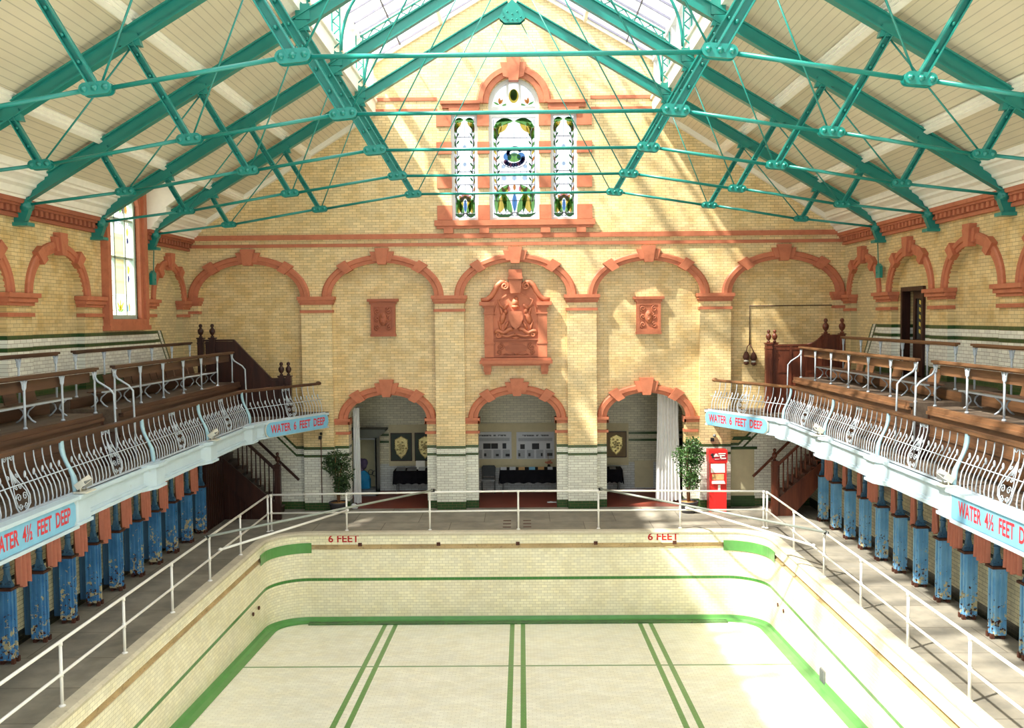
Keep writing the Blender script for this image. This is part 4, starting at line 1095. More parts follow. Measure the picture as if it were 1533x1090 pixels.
            for i in range(n):
                y = ya+(yb-ya)*i/(n-1); mb = MB()
                mb.tube([(s*X, y, zf), (s*X, y, ztop-.06)], .02, 7); mb.lathe([(.04, 0), (.03, .03)], (s*X, y, zf), 8)
                for sg in (-1, 1):
                    mb.tube([(s*X, y, ztop-.26), (s*X, y+sg*.05, ztop-.2), (s*X, y+sg*.06, ztop-.13), (s*X, y+sg*.09, ztop-.07)], .013, 5)
                    mb.tube([(s*X, y+sg*(.045+.028*cos(a_*.8)), ztop-.12+.028*sin(a_*.8)) for a_ in range(8)], .009, 4)
                mb.build('post', 'pale_blue', t)
            return t
        wmA = 8.82
        def end_handle(t, X, y, zf, ztop):
            mb = MB(); mb.tube([(s*X, y, ztop-.16), (s*(X-.06), y, ztop-.26), (s*(X-.28), y, ztop-.4), (s*(X-.36), y, ztop-.5), (s*(X-.38), y, zf-.4), (s*(X-.38), y, zf-1.0)], .02, 7); mb.build('end_handle', 'pale_blue', t)
        t = seat_rail(7.92, 3.985, 4.85, 18.45, 26.0, 'front seat rail of the %s gallery beyond the aisle' % nm, True); end_handle(t, 7.92, 18.45, 3.985, 4.85); end_handle(t, 7.92, 26.0, 3.985, 4.85)
        t = seat_rail(7.92, 3.985, 4.85, 11.3, 17.58, 'front seat rail of the %s gallery on the near side of the aisle' % nm, True); end_handle(t, 7.92, 17.58, 3.985, 4.85)
        t = seat_rail(8.88, 4.19, 5.14, 18.85, 25.4, 'rear seat rail against the tiled wall of the %s gallery beyond the aisle' % nm, False)
        t = seat_rail(8.88, 4.19, 5.14, 11.3, 18.05, 'rear seat rail against the tiled wall of the %s gallery near side' % nm, False)
        # benches
        for ya, yb, lab in ((18.7, 25.7, 'beyond the aisle'), (11.4, 17.3, 'on the near side of the aisle')):
            t = thing('gallery_bench', 'long slatted iron-legged bench in the %s gallery %s' % (nm, lab), 'bench', (s*8.4, (ya+yb)/2, 3.98), 'gallery benches')
            mb = MB(); mb.box2((s*8.22, ya, 4.285), (s*8.30, yb, 4.315)); mb.build('seat_edge', 'pale_blue', t)
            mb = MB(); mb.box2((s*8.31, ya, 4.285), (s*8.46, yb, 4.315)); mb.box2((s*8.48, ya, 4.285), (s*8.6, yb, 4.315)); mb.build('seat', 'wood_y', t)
            n = int((yb-ya)/1.1)
            for i in range(n+1):
                y = ya+.15+(yb-ya-.3)*i/n; mb = MB()
                for sg in (-1, 1): mb.tube([(s*(8.42+sg*.16), y, 4.285), (s*(8.42+sg*.05), y, 4.19), (s*(8.42+sg*.03), y, 4.12), (s*(8.42+sg*.1), y, 4.03), (s*(8.42+sg*.17), y, 3.985)], .016, 6)
                mb.build('leg', 'pale_blue', t)
            k = 0; y = ya+.25
            while y < yb-.5:
                ln = random.choice([.35, .42, .5])
                if random.random() < .7: mb = MB(); mb.plate([[(y, 4.32), (y+ln, 4.32), (y+ln, 4.6), (y, 4.6)]], lambda u, v, d: (s*(8.58+d+(v-4.32)*.25), u, v), 0, .02); mb.build('back_flap', 'wood_y' if s < 0 else 'wood_y_sunlit', t)
                y += ln+random.choice([.06, .2, .45])
        # signs
        vs, fs = TXT[('WATER  6  FEET  DEEP', .27)]
        ov = outw(s, 'cant'); run_ = Vector((s*cd.x, cd.y, 0)); mid = Vector((s*7.0, GB[1]-.02, 0))+run_*(CL*.56)
        rgt = run_ if s < 0 else -run_       # reading direction
        def SG(u, v, d): p = mid + rgt*u + ov*(d+.02); return (p.x, p.y, 2.755+v)
        t = thing('depth_sign', 'light blue WATER 6 FEET DEEP board on the %s gallery end' % nm, 'sign', (mid.x, mid.y, 2.755), 'water depth signs')
        hl, hh = 1.33, .20
        lp = [(hl-.18+.18*cos(a_), sg*(hh-.18)+.18*sin(a_)) for sg, a0 in ((-1, -pi/2), (1, 0)) for a_ in [a0+pi/2*i/6 for i in range(7)]]
        lp += [(-hl+.18+.18*cos(a_), sg*(hh-.18)+.18*sin(a_)) for sg, a0 in ((1, pi/2), (-1, pi)) for a_ in [a0+pi/2*i/6 for i in range(7)]]
        mb = MB(); mb.plate([lp], SG, 0, .05); mb.build('board', 'sign_blue', t)
        wmax = max(v.x for v in vs)
        mb = MB(); mb.add([SG(v.x/wmax*1.16, v.y*1.15, .055) for v in vs], fs); mb.build('lettering', 'sign_red', t)
        mb = MB(); mb.plate([[(p[0]*1.015, p[1]*1.08) for p in lp]], SG, -.01, .035); mb.build('border', 'moulding', t)
        vs, fs = TXT[('WATER  4½  FEET  DEEP', .30)]
        yc = 13.15
        t = thing('depth_sign', 'light blue WATER 4½ FEET DEEP board on the %s gallery front' % nm, 'sign', (s*6.84, yc, 2.74), 'water depth signs')
        def SM(u, v, d): return (s*(6.86-d), yc+(u if s < 0 else -u), 2.735+v)
        mb = MB(); mb.plate([[(-1.34, -.19), (1.22, -.19), (1.28, -.12), (1.28, .12), (1.22, .19), (-1.34, .19)]], SM, 0, .03); mb.build('board', 'sign_blue', t)
        wmax = max(v.x for v in vs)
        mb = MB(); mb.add([SM(v.x/wmax*1.10, v.y*1.05, .034) for v in vs], fs); mb.build('lettering', 'sign_red', t)
        mb = MB(); mb.box2((s*6.99, yc-1.35, 2.5), (s*6.85, yc+1.35, 2.93)); mb.box2((s*6.99, yc-1.35, 2.93), (s*6.80, yc+1.35, 2.985)); mb.box2((s*6.99, yc-1.35, 2.48), (s*6.81, yc+1.35, 2.53)); mb.build('sign_backing', 'fascia', t)
        # floodlights on the ledge
        for y, lab in ((GB[1]-3.3, 'far'), (GB[1]-9.65, 'near')):
            t = thing('floodlight', 'small pale floodlight on the %s fascia pedestal, %s one' % (nm, lab), 'floodlight', (s*6.86, y, 2.99), 'gallery floodlights')
            mb = MB(); mb.bar((s*6.9, y-.13, 3.12), (s*6.9, y+.13, 3.17), .16, .10, (s*.5, 0, .8)); mb.build('lamp_head', 'moulding', t)
            mb = MB(); mb.box((s*6.88, y, 3.0), (.22, .34, .02)); mb.tube([(s*6.9, y-.1, 3.0), (s*6.9, y-.1, 3.16)], .014, 6); mb.tube([(s*6.9, y+.1, 3.0), (s*6.9, y+.1, 3.16)], .014, 6); mb.build('bracket', 'moulding', t)
            mb = MB(); mb.box((s*6.82, y, 3.13), (.02, .24, .1)); mb.build('lens', 'grey_metal', t)

# ---- newels, finials and stairs ---------------------------------------------
URN = [(.05, 0), (.055, .03), (.03, .05), (.03, .07), (.065, .11), (.085, .17), (.08, .22), (.045, .26), (.03, .28), (.05, .31), (.055, .34), (.04, .375), (.0, .395)]
def newel(t, x, y, z0, z1, w=.17, sc=1.0, mat='wood_dark'):
    mb = MB(); mb.box2((x-w/2, y-w/2, z0), (x+w/2, y+w/2, z1)); mb.box2((x-w*.62, y-w*.62, z1), (x+w*.62, y+w*.62, z1+.04)); mb.box2((x-w*.56, y-w*.56, z1-.14), (x+w*.56, y+w*.56, z1-.1))
    for dx in (-.25, .25): mb.box((x+dx*w, y-w/2-.004, (z0+z1)/2+.1), (w*.12, .012, (z1-z0)*.5))
    p = mb.build('newel_post', mat, t)
    mb = MB(); mb.lathe([(r*sc, h*sc) for r, h in URN], (x, y, z1+.04), 12); mb.build('urn_finial', mat, p)
def panel(t, lp, y, mat, rails=True):
    mb = MB(); mb.plate([lp], lambda u, v, d: (u, y+d, v), -.03, .03); mb.build('panel', mat, t)
YS = 26.45
t = thing('stair_enclosure', 'dark panelled stair barrier sloping down at the far end of the left gallery', 'stair barrier', (-7.6, YS, 2.98), 'gallery stair barriers')
panel(t, [(-8.8, 2.98), (-6.52, 2.98), (-6.52, 4.02), (-6.95, 4.02), (-8.0, 5.13), (-8.8, 5.13)], YS, 'wood_dark')
mb = MB(); mb.bar((-8.85, YS, 5.16), (-8.0, YS, 5.16), .1, .05); mb.bar((-8.0, YS, 5.16), (-6.95, YS, 4.05), .1, .05); mb.bar((-6.95, YS, 4.05), (-6.4, YS, 4.05), .1, .05)
for x, zt in ((-8.6, 4.9), (-8.0, 4.8), (-7.5, 4.4), (-7.0, 3.9)): mb.box2((x-.03, YS-.045, 3.0), (x+.03, YS-.03, zt))
mb.build('capping', 'wood_dark', t)
for x in (-8.93, -8.60): newel(t, x, YS, 2.98, 5.2, .16, 1.0)
for x, y in ((-6.66, YS+.0), (-6.46, YS+.02)): newel(t, x, y, 2.98, 4.10, .15, 1.0)
t = thing('stair_enclosure', 'brown panelled stair barrier with four urn finials at the far end of the right gallery', 'stair barrier', (7.6, YS, 2.98), 'gallery stair barriers')
panel(t, [(7.2, 2.98), (9.15, 2.98), (9.15, 5.12), (8.68, 5.12), (8.6, 5.1), (8.52, 5.0), (8.4, 4.92), (8.2, 4.87), (7.2, 4.87)], YS, 'wood_sunlit')
mb = MB(); mb.bar((7.2, YS, 4.88), (8.2, YS, 4.88), .1, .05); mb.tube([(8.2, YS, 4.88), (8.4, YS, 4.93), (8.52, YS, 5.01), (8.66, YS, 5.14)], .035, 6); mb.bar((8.68, YS, 5.14), (9.15, YS, 5.14), .1, .05)
for x in (7.3, 7.75, 8.2, 8.6, 8.8, 9.0): mb.box2((x-.03, YS-.05, 3.0), (x+.03, YS-.03, 4.85 if x < 8.3 else 5.05))
for zz in (3.4, 4.1, 4.75): mb.box2((7.2, YS-.045, zz), (8.6, YS-.03, zz+.07))
mb.build('capping', 'wood_sunlit', t)
newel(t, 7.12, YS-.06, 2.98, 4.92, .17, .92, 'wood_sunlit'); newel(t, 7.34, YS+.12, 2.98, 4.92, .15, .92, 'wood_sunlit')
newel(t, 8.74, YS, 2.98, 5.16, .15, 1.1, 'wood_sunlit'); newel(t, 9.2, YS, 2.98, 5.16, .15, 1.1, 'wood_sunlit')
for s, nm, x0, wm in ((-1, 'left', 6.85, 'wood_dark'), (1, 'right', 7.35, 'wood_sunlit')):
    t = thing('staircase', 'dark timber staircase rising under the far end of the %s gallery' % nm, 'staircase', (s*x0, 27, 0), 'timber staircases')
    xe = 9.5; sl = 1.0; YO = 26.55
    mb = MB(); n = 14
    for i in range(n):
        xx = x0+.1+(xe-x0)*i/n; zz = .2*(i+1)
        if zz < 2.75: mb.box2((s*xx, YO, zz-.04), (s*(xx+.26), 27.7, zz)); mb.box2((s*(xx+.02), YO, zz-.2), (s*(xx+.05), 27.7, zz-.03))
    mb.build('step', wm, t)
    mb = MB(); lp = [(s*x0, .1), (s*(x0+.1), .0), (s*(x0+.5), .0), (s*xe, (xe-x0)*1.0-.3), (s*xe, (xe-x0)*1.0+.1), (s*x0, .42)]
    lp = [(u, min(v, 2.8)) for u, v in lp]
    mb.plate([lp], lambda u, v, d: (u, YO+d, v), -.04, .04); mb.build('string', wm, t)
    mb = MB(); mb.bar((s*x0, YO, 1.38), (s*(x0+1.25), YO, 2.58), .09, .07); mb.build('handrail', wm, t)
    for i in range(1, 10):
        xx = x0+.125*i; 
        mb = MB(); zb = .45+(xx-x0); mb.tube([(s*xx, YO, zb), (s*xx, YO, zb+.2), (s*xx, YO, zb+.55), (s*xx, YO, min(zb+.95, 2.82))], [.02, .03, .018, .022], 6); mb.build('baluster', wm, t)
    newel(t, s*x0, YO, 0.0, 1.55, .16, .9, wm)
    mb = MB(); mb.bar((s*(x0-.35), 27.62, .95), (s*(x0+1.6), 27.62, 2.85), .05, .07)
    for q in (.1, .9): mb.tube([(s*(x0-.35+q*1.3), 27.6, .93+q*1.27), (s*(x0-.35+q*1.3), 27.75, .88+q*1.27)], .016, 5)
    mb.build('wall_handrail', wm, t)
    if s > 0: continue
    # enclosure under the stair
    mb = MB(); mb.plate([[(s*(x0+.55), 0), (s*8.75, 0), (s*8.75, 1.95), (s*(x0+.6), .12)]], lambda u, v, d: (u, YO+.04+d, v), 0, .04)
    for i in range(8):
        xx = x0+.8+i*.16
        if xx < 8.6: mb.box2((s*(xx-.012), YO+.02, 0.02), (s*(xx+.012), YO+.05, max(.1, xx-x0-.45)))
    mb.build('under_stair_panelling', 'wood_dark', t)
    t = thing('panelled_cupboard', 'dark boarded cupboard between the last blue pier and the %s staircase' % nm, 'cupboard', (s*8.45, 25.8, 0), 'boarded cupboards')
    ya = 25.05 if s < 0 else 26.05
    mb = MB(); mb.box2((s*8.40, ya, 0.0), (s*8.785, 26.5, 2.54)); mb.build('carcass', 'wood_dark', t)
    mb = MB(); y = ya+.08
    while y < 26.45: mb.box2((s*8.38, y-.012, .02), (s*8.40, y+.012, 2.5)); y += .16
    mb.build('cover_strip', 'wood_dark', t)

# ================================================================== CUBICLES
for s, nm, y0, n in ((-1, 'left', 24.9, 11), (1, 'right', 25.85, 12)):
    t0 = None
    for i in range(n):
        y = y0-1.055*i
        lab = '%s chipped blue cubicle pier from the stairs, under the %s gallery' % (ORD[i], nm)
        if t0 is None:
            t0 = thing('cubicle_pier', lab, 'pier', (s*8.5, y, 0), 'blue cubicle piers')
            mb = MB()
            # ribbed lower pier
            prof = [(-.12, 0), (-.12, .2), (-.08, .2), (-.08, .23), (-.03, .23), (-.03, .20), (.03, .20), (.03, .23), (.08, .23), (.08, .2), (.12, .2), (.12, 0)]
            pl = [(y+a, s*(8.62-b)) for a, b in prof]
            mb.plate([pl], lambda u, v, d: (v, u, d), .07, 1.26)
            for a in (-.075, .0, .075): mb.box2((s*8.45, y+a-.018, .10), (s*8.37, y+a+.018, 1.2)) if abs(a) < 0 else None
            # camera-facing ribs
            for xx in (8.44, 8.52, 8.60): mb.box2((s*(xx-.018), y-.135, .1), (s*(xx+.018), y-.115, 1.22))
            mb.build('lower_pier', 'pier_blue' if s < 0 else 'pier_blue_sunlit', t0)
            mb = MB(); mb.box2((s*8.37, y-.1, 0), (s*8.43, y-.04, .09)); mb.build('foot', 'rust', t0)
            mb = MB(); mb.box2((s*8.37, y+.04, 0), (s*8.43, y+.1, .09)); mb.build('foot', 'rust', t0)
            mb = MB(); mb.box2((s*8.55, y-.1, 0), (s*8.61, y+.1, .08)); mb.build('foot', 'rust', t0)
            mb = MB(); mb.box2((s*8.36, y-.14, 1.25), (s*8.64, y+.14, 1.29)); mb.build('collar', 'rust', t0)
            mb = MB()
            mb.plate([[(s*8.40, 1.29), (s*8.60, 1.29), (s*8.58, 1.34), (s*8.55, 1.40), (s*8.535, 1.5), (s*8.465, 1.5), (s*8.45, 1.40), (s*8.42, 1.34)]], lambda u, v, d: (u, y+d, v), -.05, .05)
            mb.tube([(s*(8.43+.035*cos(a_*.7)), y-.055, 1.36+.035*sin(a_*.7)) for a_ in range(9)], .012, 5); mb.tube([(s*(8.57+.035*cos(a_*.7)), y-.055, 1.36+.035*sin(a_*.7)) for a_ in range(9)], .012, 5)
            mb.build('scroll_bracket', 'pier_dark', t0)
            mb = MB(); mb.tube([(s*8.5, y, 1.35), (s*8.5, y, 2.54)], .05, 10)
            for zz in (1.62, 1.95, 2.42): mb.lathe([(.05, -.02), (.068, 0), (.05, .02)], (s*8.5, y, zz), 10)
            mb.build('column', 'pier_dark', t0)
            mb = MB()
            if s < 0: mb.box2((s*8.62, y-.03, .12), (s*8.785, y+.03, 1.24)); mb.box2((s*8.63, y-.045, .14), (s*8.66, y+.045, 1.22)); mb.box2((s*8.75, y-.045, .14), (s*8.78, y+.045, 1.22))
            else: mb.box2((s*8.62, y-.02, 1.16), (s*8.785, y+.02, 1.24))
            mb.build('partition', 'pier_dark', t0)
        else:
            copy_tree(t0, (s*8.5, y, 0), lab, 'blue cubicle piers')
def drape(mb, p0, p1, z0, z1, folds, amp, taper=.75, nrm=(1, 0), ny=14, jag=.03):
    d = Vector((p1[0]-p0[0], p1[1]-p0[1])); L_ = d.length; nv = Vector(nrm); N = folds*6
    rows_ = []
    for j in range(ny+1):
        f = j/ny; r = []
        for i in range(N+1):
            q = i/N; c = (q-.5)*(taper+(1-taper)*(abs(f-.25)*1.33 if f > .25 else 0))+.5
            a = amp*(.6+.4*f)*sin(2*pi*folds*q+.6*sin(3*f+i*.2))
            z = z1+(z0-z1)*f + (jag*sin(q*9) if j == ny else 0)
            r.append((p0[0]+d.x*c+nv.x*a, p0[1]+d.y*c+nv.y*a, z))
        rows_.append(r)
    mb.grid(rows_)
for s, nm, y0, n in ((-1, 'left', 24.9, 10), (1, 'right', 25.85, 11)):
    for i in range(n):
        ya = y0-1.055*i
        lab = 'salmon pink curtain in the %s cubicle from the stairs, %s side' % (ORD[i], nm)
        t = thing('cubicle_curtain', lab, 'curtain', (s*8.46, ya-.5, 2.5), 'pink cubicle curtains')
        if s < 0: c0, w_, zb = ya-.60, .44, 1.20+.05*sin(i*2)
        else:
            wide = i in (0, 3, 7, 8, 9, 10); c0, w_, zb = (ya-.56 if wide else ya-.78), (.60 if wide else .22), 1.26+.06*sin(i*2.3)
        mb = MB(); drape(mb, (s*8.47, c0+w_/2), (s*8.47, c0-w_/2), zb, 2.44, 3 if w_ < .5 else 5, .055, .8, (1, 0)); mb.build('fabric', 'curtain_pink', t)
        mb = MB(); mb.tube([(s*8.47, c0+w_/2+.06, 2.46), (s*8.47, c0-w_/2-.06, 2.46)], .012, 6); mb.build('curtain_rod', 'grey_metal', t)

# ================================================================== VESTIBULE
VB = 30.9
mb = MB(); mb.box2((-6.4, 28.4, -.3), (6.4, VB+.2, .004)); struct('floor_vestibule', mb, 'red_floor', 'dark red tiled floor behind the arches', 'floor')
mb = MB(); mb.box2((-6.4, YI, -.29), (6.4, 28.42, .004)); struct('floor_threshold', mb, 'red_floor', 'red tiled threshold under the arches', 'floor')
mb = MB(); mb.box2((-6.4, VB, 0), (6.4, VB+.2, 4.2)); mb.box2((-6.4, 28.4, 0), (-6.2, VB, 4.2)); mb.box2((6.2, 28.4, 0), (6.4, VB, 4.2)); struct('wall_vestibule', mb, 'vest_brick', 'white tiled back wall of the space behind the arches', 'wall')
mb = MB(); mb.box2((-6.4, 28.3, 4.1), (6.4, VB+.2, 4.3)); struct('ceiling_vestibule', mb, 'cream_panel', 'low ceiling behind the arches', 'ceiling')
def vb(px, py, y=VB): return atY(px, py, y)
# cream panels on the back wall
for a, b, nm in (((700, 634), (846, 697), 'central'), ((582, 636), (660, 695), 'left'), ((890, 634), (941, 694), 'right')):
    (xa, za), (xb, zb) = vb(a[0], a[1]), vb(b[0], b[1])
    mb = MB(); mb.box2((xa, VB-.03, zb), (xb, VB, za)); mb.box2((xa, VB-.06, zb-.04), (xb, VB, zb+.02)); trim(mb, 'cream_panel', nm + ' cream painted panel on the back wall behind the arches', 'panel')
for a, b, nm, seed in (((709, 647), (766, 687), 'left', 1), ((773, 647), (830, 687), 'right', 2)):
    (xa, za), (xb, zb) = vb(a[0], a[1], VB-.06), vb(b[0], b[1], VB-.06); w_ = xb-xa; h_ = za-zb; rnd = random.Random(seed)
    t = thing('display_board', '%s grey exhibition board of pictures behind the central low arch' % nm, 'display board', (xa+w_/2, VB-.05, zb), 'exhibition boards')
    mb = MB(); mb.box2((xa, VB-.06, zb), (xb, VB-.031, za)); mb.build('board', 'poster', t)
    mb = MB(); x = xa+.16*w_
    for wl in (.3, .07, .2):                # heading strokes
        e = x+wl*w_
        while x < e: ww = w_*.024; mb.box2((x, VB-.064, za-h_*(.16 if rnd.random() < .8 else .13)), (x+ww*.75, VB-.06, za-h_*.10)); x += ww
        x += w_*.05
    mb.build('heading', 'ink', t)
    for fx, fy, fw, fh in ((.04, .42, .1, .2), (.25, .42, .2, .2), (.46, .42, .18, .2), (.76, .42, .1, .2), (.03, .8, .08, .1), (.27, .79, .06, .11), (.58, .81, .08, .09), (.84, .81, .11, .1)) if seed == 1 else ((.1, .45, .12, .18), (.41, .42, .19, .22), (.79, .42, .1, .2), (.05, .78, .05, .12), (.31, .78, .06, .12), (.64, .78, .05, .12), (.81, .78, .14, .11)):
        mb = MB(); mb.box2((xa+fx*w_, VB-.064, za-(fy+fh)*h_), (xa+(fx+fw)*w_, VB-.06, za-fy*h_)); mb.build('printed_picture', 'ink', t)
    mb = MB(); mb.box2((xa+.05*w_, VB-.062, za-h_*.34), (xb-.05*w_, VB-.06, za-h_*.22))
    for i in range(4): mb.box2((xa+(.03+.245*i)*w_, VB-.062, za-h_*.97), (xa+(.22+.245*i)*w_, VB-.06, za-h_*.66))
    mb.build('printed_text', 'ink_soft', t)
for a, b, nm, bm_ in (((584.5, 648.5), (617, 690), 'gilt shield on a dark square board seen through the left low arch', 'crest_board'), ((620.5, 648), (652, 690), 'second dark crest board half hidden behind the left pilaster', 'crest_board'), ((907, 646), (938, 684.5), 'gilt shield on a brown board seen through the right low arch', 'crest_wood')):
    (xa, za), (xb, zb) = vb(a[0], a[1], VB-.07), vb(b[0], b[1], VB-.07); cx_, cz_ = (xa+xb)/2, (za+zb)/2; w_ = xb-xa; h_ = za-zb
    t = thing('crest_board', nm, 'crest board', (cx_, VB-.06, zb), 'framed crest boards')
    mb = MB(); mb.box2((xa, VB-.07, zb), (xb, VB-.032, za)); mb.build('board', bm_, t)
    PV = lambda u, v, d: (u, VB-.07-d, v)
    mb = MB(); frame_rect(mb, PV, xa, xb, zb, za, .025, 0, .02); mb.build('frame', 'wood_dark', t)
    shield = [(cx_-.29*w_, cz_+.26*h_), (cx_, cz_+.38*h_), (cx_+.29*w_, cz_+.26*h_), (cx_+.3*w_, cz_-.05*h_), (cx_+.2*w_, cz_-.25*h_), (cx_, cz_-.4*h_), (cx_-.2*w_, cz_-.25*h_), (cx_-.3*w_, cz_-.05*h_)]
    mb = MB(); mb.plate([[(cx_+(u-cx_)*1.02, cz_+(v-cz_)*1.02) for u, v in shield]], PV, 0, .012)
    for i in range(8):
        p, q = shield[i], shield[(i+1) % 8]
        for f in (0, .25, .5, .75): mb.ell(PV(p[0]+(q[0]-p[0])*f, p[1]+(q[1]-p[1])*f, .015), (.022, .02, .022), 6, 4)
    for i in range(16): a_ = i*2.4; r_ = .012*i; mb.ell(PV(cx_+r_*cos(a_), cz_+r_*1.2*sin(a_), .01), (.04, .02, .035), 6, 4)
    mb.build('gilt_crest', 'brass', t)
def table(px0, px1, pyt, nm, items, loose=True):
    yb = VB-.75; yf = VB-.95
    (xa, zt), (xb, _) = atY(px0, pyt, VB-.7), atY(px1, pyt, VB-.7); zt = .76
    t = thing('display_table', 'display table under a black cloth %s' % nm, 'table', ((xa+xb)/2, VB-.5, 0), 'black clothed tables')
    mb = MB(); mb.box2((xa+.04, VB-.75, zt-.04), (xb-.04, VB-.1, zt-.005)); mb.build('tabletop', 'grey_metal', t)
    for x in (xa+.1, xb-.1):
        for y in (VB-.68, VB-.18): mb = MB(); mb.tube([(x, y, .005), (x, y, zt-.04)], .018, 6); mb.build('leg', 'grey_metal', t)
    c = MB(); N = 40; rows_ = []
    for f in (0, .3, .6, .85, 1):
        r = []
        for i in range(N+1):
            q = i/N; x = xa+(xb-xa)*q; r.append((x+(.02*sin(q*5) if f else 0), VB-.77-.02*sin(i*1.3)*f, zt-(.40+.02*sin(i))*f))
        rows_.append(r)
    c.grid(rows_); c.box2((xa, VB-.77, zt), (xb, VB-.08, zt+.012))
    for x in (xa, xb):
        c.grid([[(x+(.02*sin(j*1.4)*f)+(.03*f if x == xb else -.03*f), VB-.77+.68*j/10, zt-(.42+.06*sin(j))*f) for j in range(11)] for f in (0, .5, 1)])
    tag(c.build('tablecloth', 'black_cloth'), 'black cloth draped over the display table %s' % nm, 'tablecloth', 'black tablecloths')
    for k_, (fx, wd, dp, ht, col, kind) in enumerate(items):
        x = xa+(xb-xa)*fx
        m_ = MB()
        m_.plate([[(-wd/2, 0), (wd/2, 0), (wd/2, dp), (-wd/2, dp)]], lambda u, v, d: (x+u, VB-.66+v*.75, zt+.015+v*ht+d), 0, .012)
        o = m_.build('display_card', col); tag(o, '%s on the table %s, %s from left' % (kind, nm, ORD[k_]), 'card', 'cards on the display tables')
table(589, 664, 703, 'behind the left low arch', [(.14, .3, .25, .3, 'grey_metal', 'grey printed card'), (.36, .3, .25, .3, 'grey_metal', 'grey printed card'), (.56, .22, .25, .3, 'poster', 'pale printed card')])
table(748, 845, 706, 'behind the central low arch', [(.06, .2, .2, .3, 'poster', 'pale card'), (.2, .2, .22, .3, 'poster', 'pale card'), (.34, .2, .2, .3, 'kiosk_tan', 'tan card'), (.5, .2, .2, .3, 'sign_blue', 'blue card'), (.64, .2, .2, .3, 'kiosk_tan', 'tan card'), (.78, .16, .2, .3, 'poster', 'pale card')])
table(884, 932, 703, 'behind the right low arch', [(.3, .2, .2, .3, 'poster', 'pale card'), (.7, .2, .2, .3, 'grey_metal', 'grey card')])
# chair
(xc, _) = atY(731, 700, VB-.5)
t = thing('stacking_chair', 'dark grey stacking chair left of the black table behind the central arch', 'chair', (xc, VB-.5, 0))
mb = MB(); mb.box((xc, VB-.5, .44), (.44, .42, .06)); mb.build('seat', 'grey_metal', t)
mb = MB(); mb.plate([[(xc-.22, .52), (xc+.22, .52), (xc+.23, .80), (xc+.19, .86), (xc-.19, .86), (xc-.23, .80)]], lambda u, v, d: (u, VB-.27+d+(v-.5)*.15, v), -.02, .02); mb.build('backrest', 'chair', t)
for dx in (-.21, .21):
    mb = MB(); mb.tube([(xc+dx, VB-.7, .006), (xc+dx, VB-.7, .43)], .014, 6); mb.build('leg', 'chair', t)
    mb = MB(); mb.tube([(xc+dx, VB-.26, .006), (xc+dx, VB-.28, .44), (xc+dx, VB-.24, .8)], .014, 6); mb.build('leg', 'chair', t)
# vase of flowers on central table
(xv, _) = atY(822, 700, VB-.5)
t = thing('flower_vase', 'small dark vase of red flowers on the right end of the central black table', 'vase', (xv, VB-.45, .775))
mb = MB(); mb.lathe([(.04, 0), (.055, .04), (.05, .1), (.035, .14)], (xv, VB-.45, .775), 10); mb.build('vase', 'black', t)
mb = MB()
for i in range(12): a_ = i*2.4; mb.ell((xv+.012*i*cos(a_), VB-.45+.01*i*sin(a_), .96+.015*(i % 4)), (.035, .035, .03), 6, 4)
mb.build('flowers', 'curtain_pink', t)
mb = MB(); mb.tube([(xv-.02, VB-.45, .85), (xv-.03, VB-.45, 1.28)], .006, 5); mb.build('stem', 'bark', t)
# notice on left table
(xn, zn) = vb(629, 695, VB-.45)
t = thing('notice', 'small white notice standing on the left black table', 'notice', (xn, VB-.4, .775))
mb = MB(); mb.plate([[(xn-.15, .775), (xn+.15, .775), (xn+.15, 1.05), (xn-.15, 1.05)]], lambda u, v, d: (u, VB-.4+d+(v-.77)*.2, v), 0, .01); mb.build('sheet', 'kiosk_white', t)
mb = MB(); mb.box((xn-.05, VB-.35, 1.0), (.14, .004, .025)); mb.build('print', 'ink', t)
# white door panel right
(xd, _) = vb(950, 700); (xd2, _) = vb(978, 700)
mb = MB(); mb.box2((xd, VB-.02, .05), (xd2, VB, .95)); trim(mb, 'cream_panel', 'pale lower panel behind the right arch', 'panel')
# glass case (left)
(x0_, z0_), (x1_, z1_) = atY(527, 742, 29.9), atY(563, 656, 29.9)
t = thing('glass_case', 'tall glass-fronted display case behind the left low arch', 'display case', ((x0_+x1_)/2, 30.2, 0))
x0_ -= .15
PC = lambda u, v, d: (u, 29.9+d, v)
mb = MB(); mb.plate([[(x0_, .01), (x1_, .01), (x1_, z1_), (x0_, z1_)], [(x0_+.05, .2), (x1_-.05, .2), (x1_-.05, z1_-.05), (x0_+.05, z1_-.05)]], PC, 0, .05); mb.box2((x1_-.04, 29.9, .01), (x1_, 30.6, z1_)); mb.box2((x0_, 29.95, .01), (x1_, 30.6, .2)); mb.build('frame', 'grey_metal', t)
mb = MB(); mb.sheet([(x0_+.05, .2), (x1_-.05, .2), (x1_-.05, z1_-.05), (x0_+.05, z1_-.05)], PC, .03); mb.build('pane', 'case_glass', t)
mb = MB(); mb.plate([[(x0_-.1, z1_+.02), (x1_+.08, z1_+.02), (x1_+.3, z1_+.22), (x1_+.3, z1_+.28), (x0_-.1, z1_+.28)]], PC, -.06, .6); mb.build('cornice', 'case_grey', t)
mb = MB(); mb.box2((x0_, 30.6, .2), (x1_, 30.65, z1_)); mb.build('back_panel', 'cream_panel', t)
mb = MB(); mb.ell(((x0_+x1_)/2-.05, 30.3, .5), (.26, .16, .3), 12, 8); mb.box(((x0_+x1_)/2-.05, 30.3, .36), (.5, .3, .3)); tag(mb.build('blue_bag', 'blue_bag'), 'bright blue bag inside the glass case', 'bag')
mb = MB()
for i in range(7): mb.ell(((x0_+x1_)/2-.16+.03*i, 30.3+.03*sin(i), 1.0+.05*cos(i*2)), (.12, .1, .14), 8, 6)
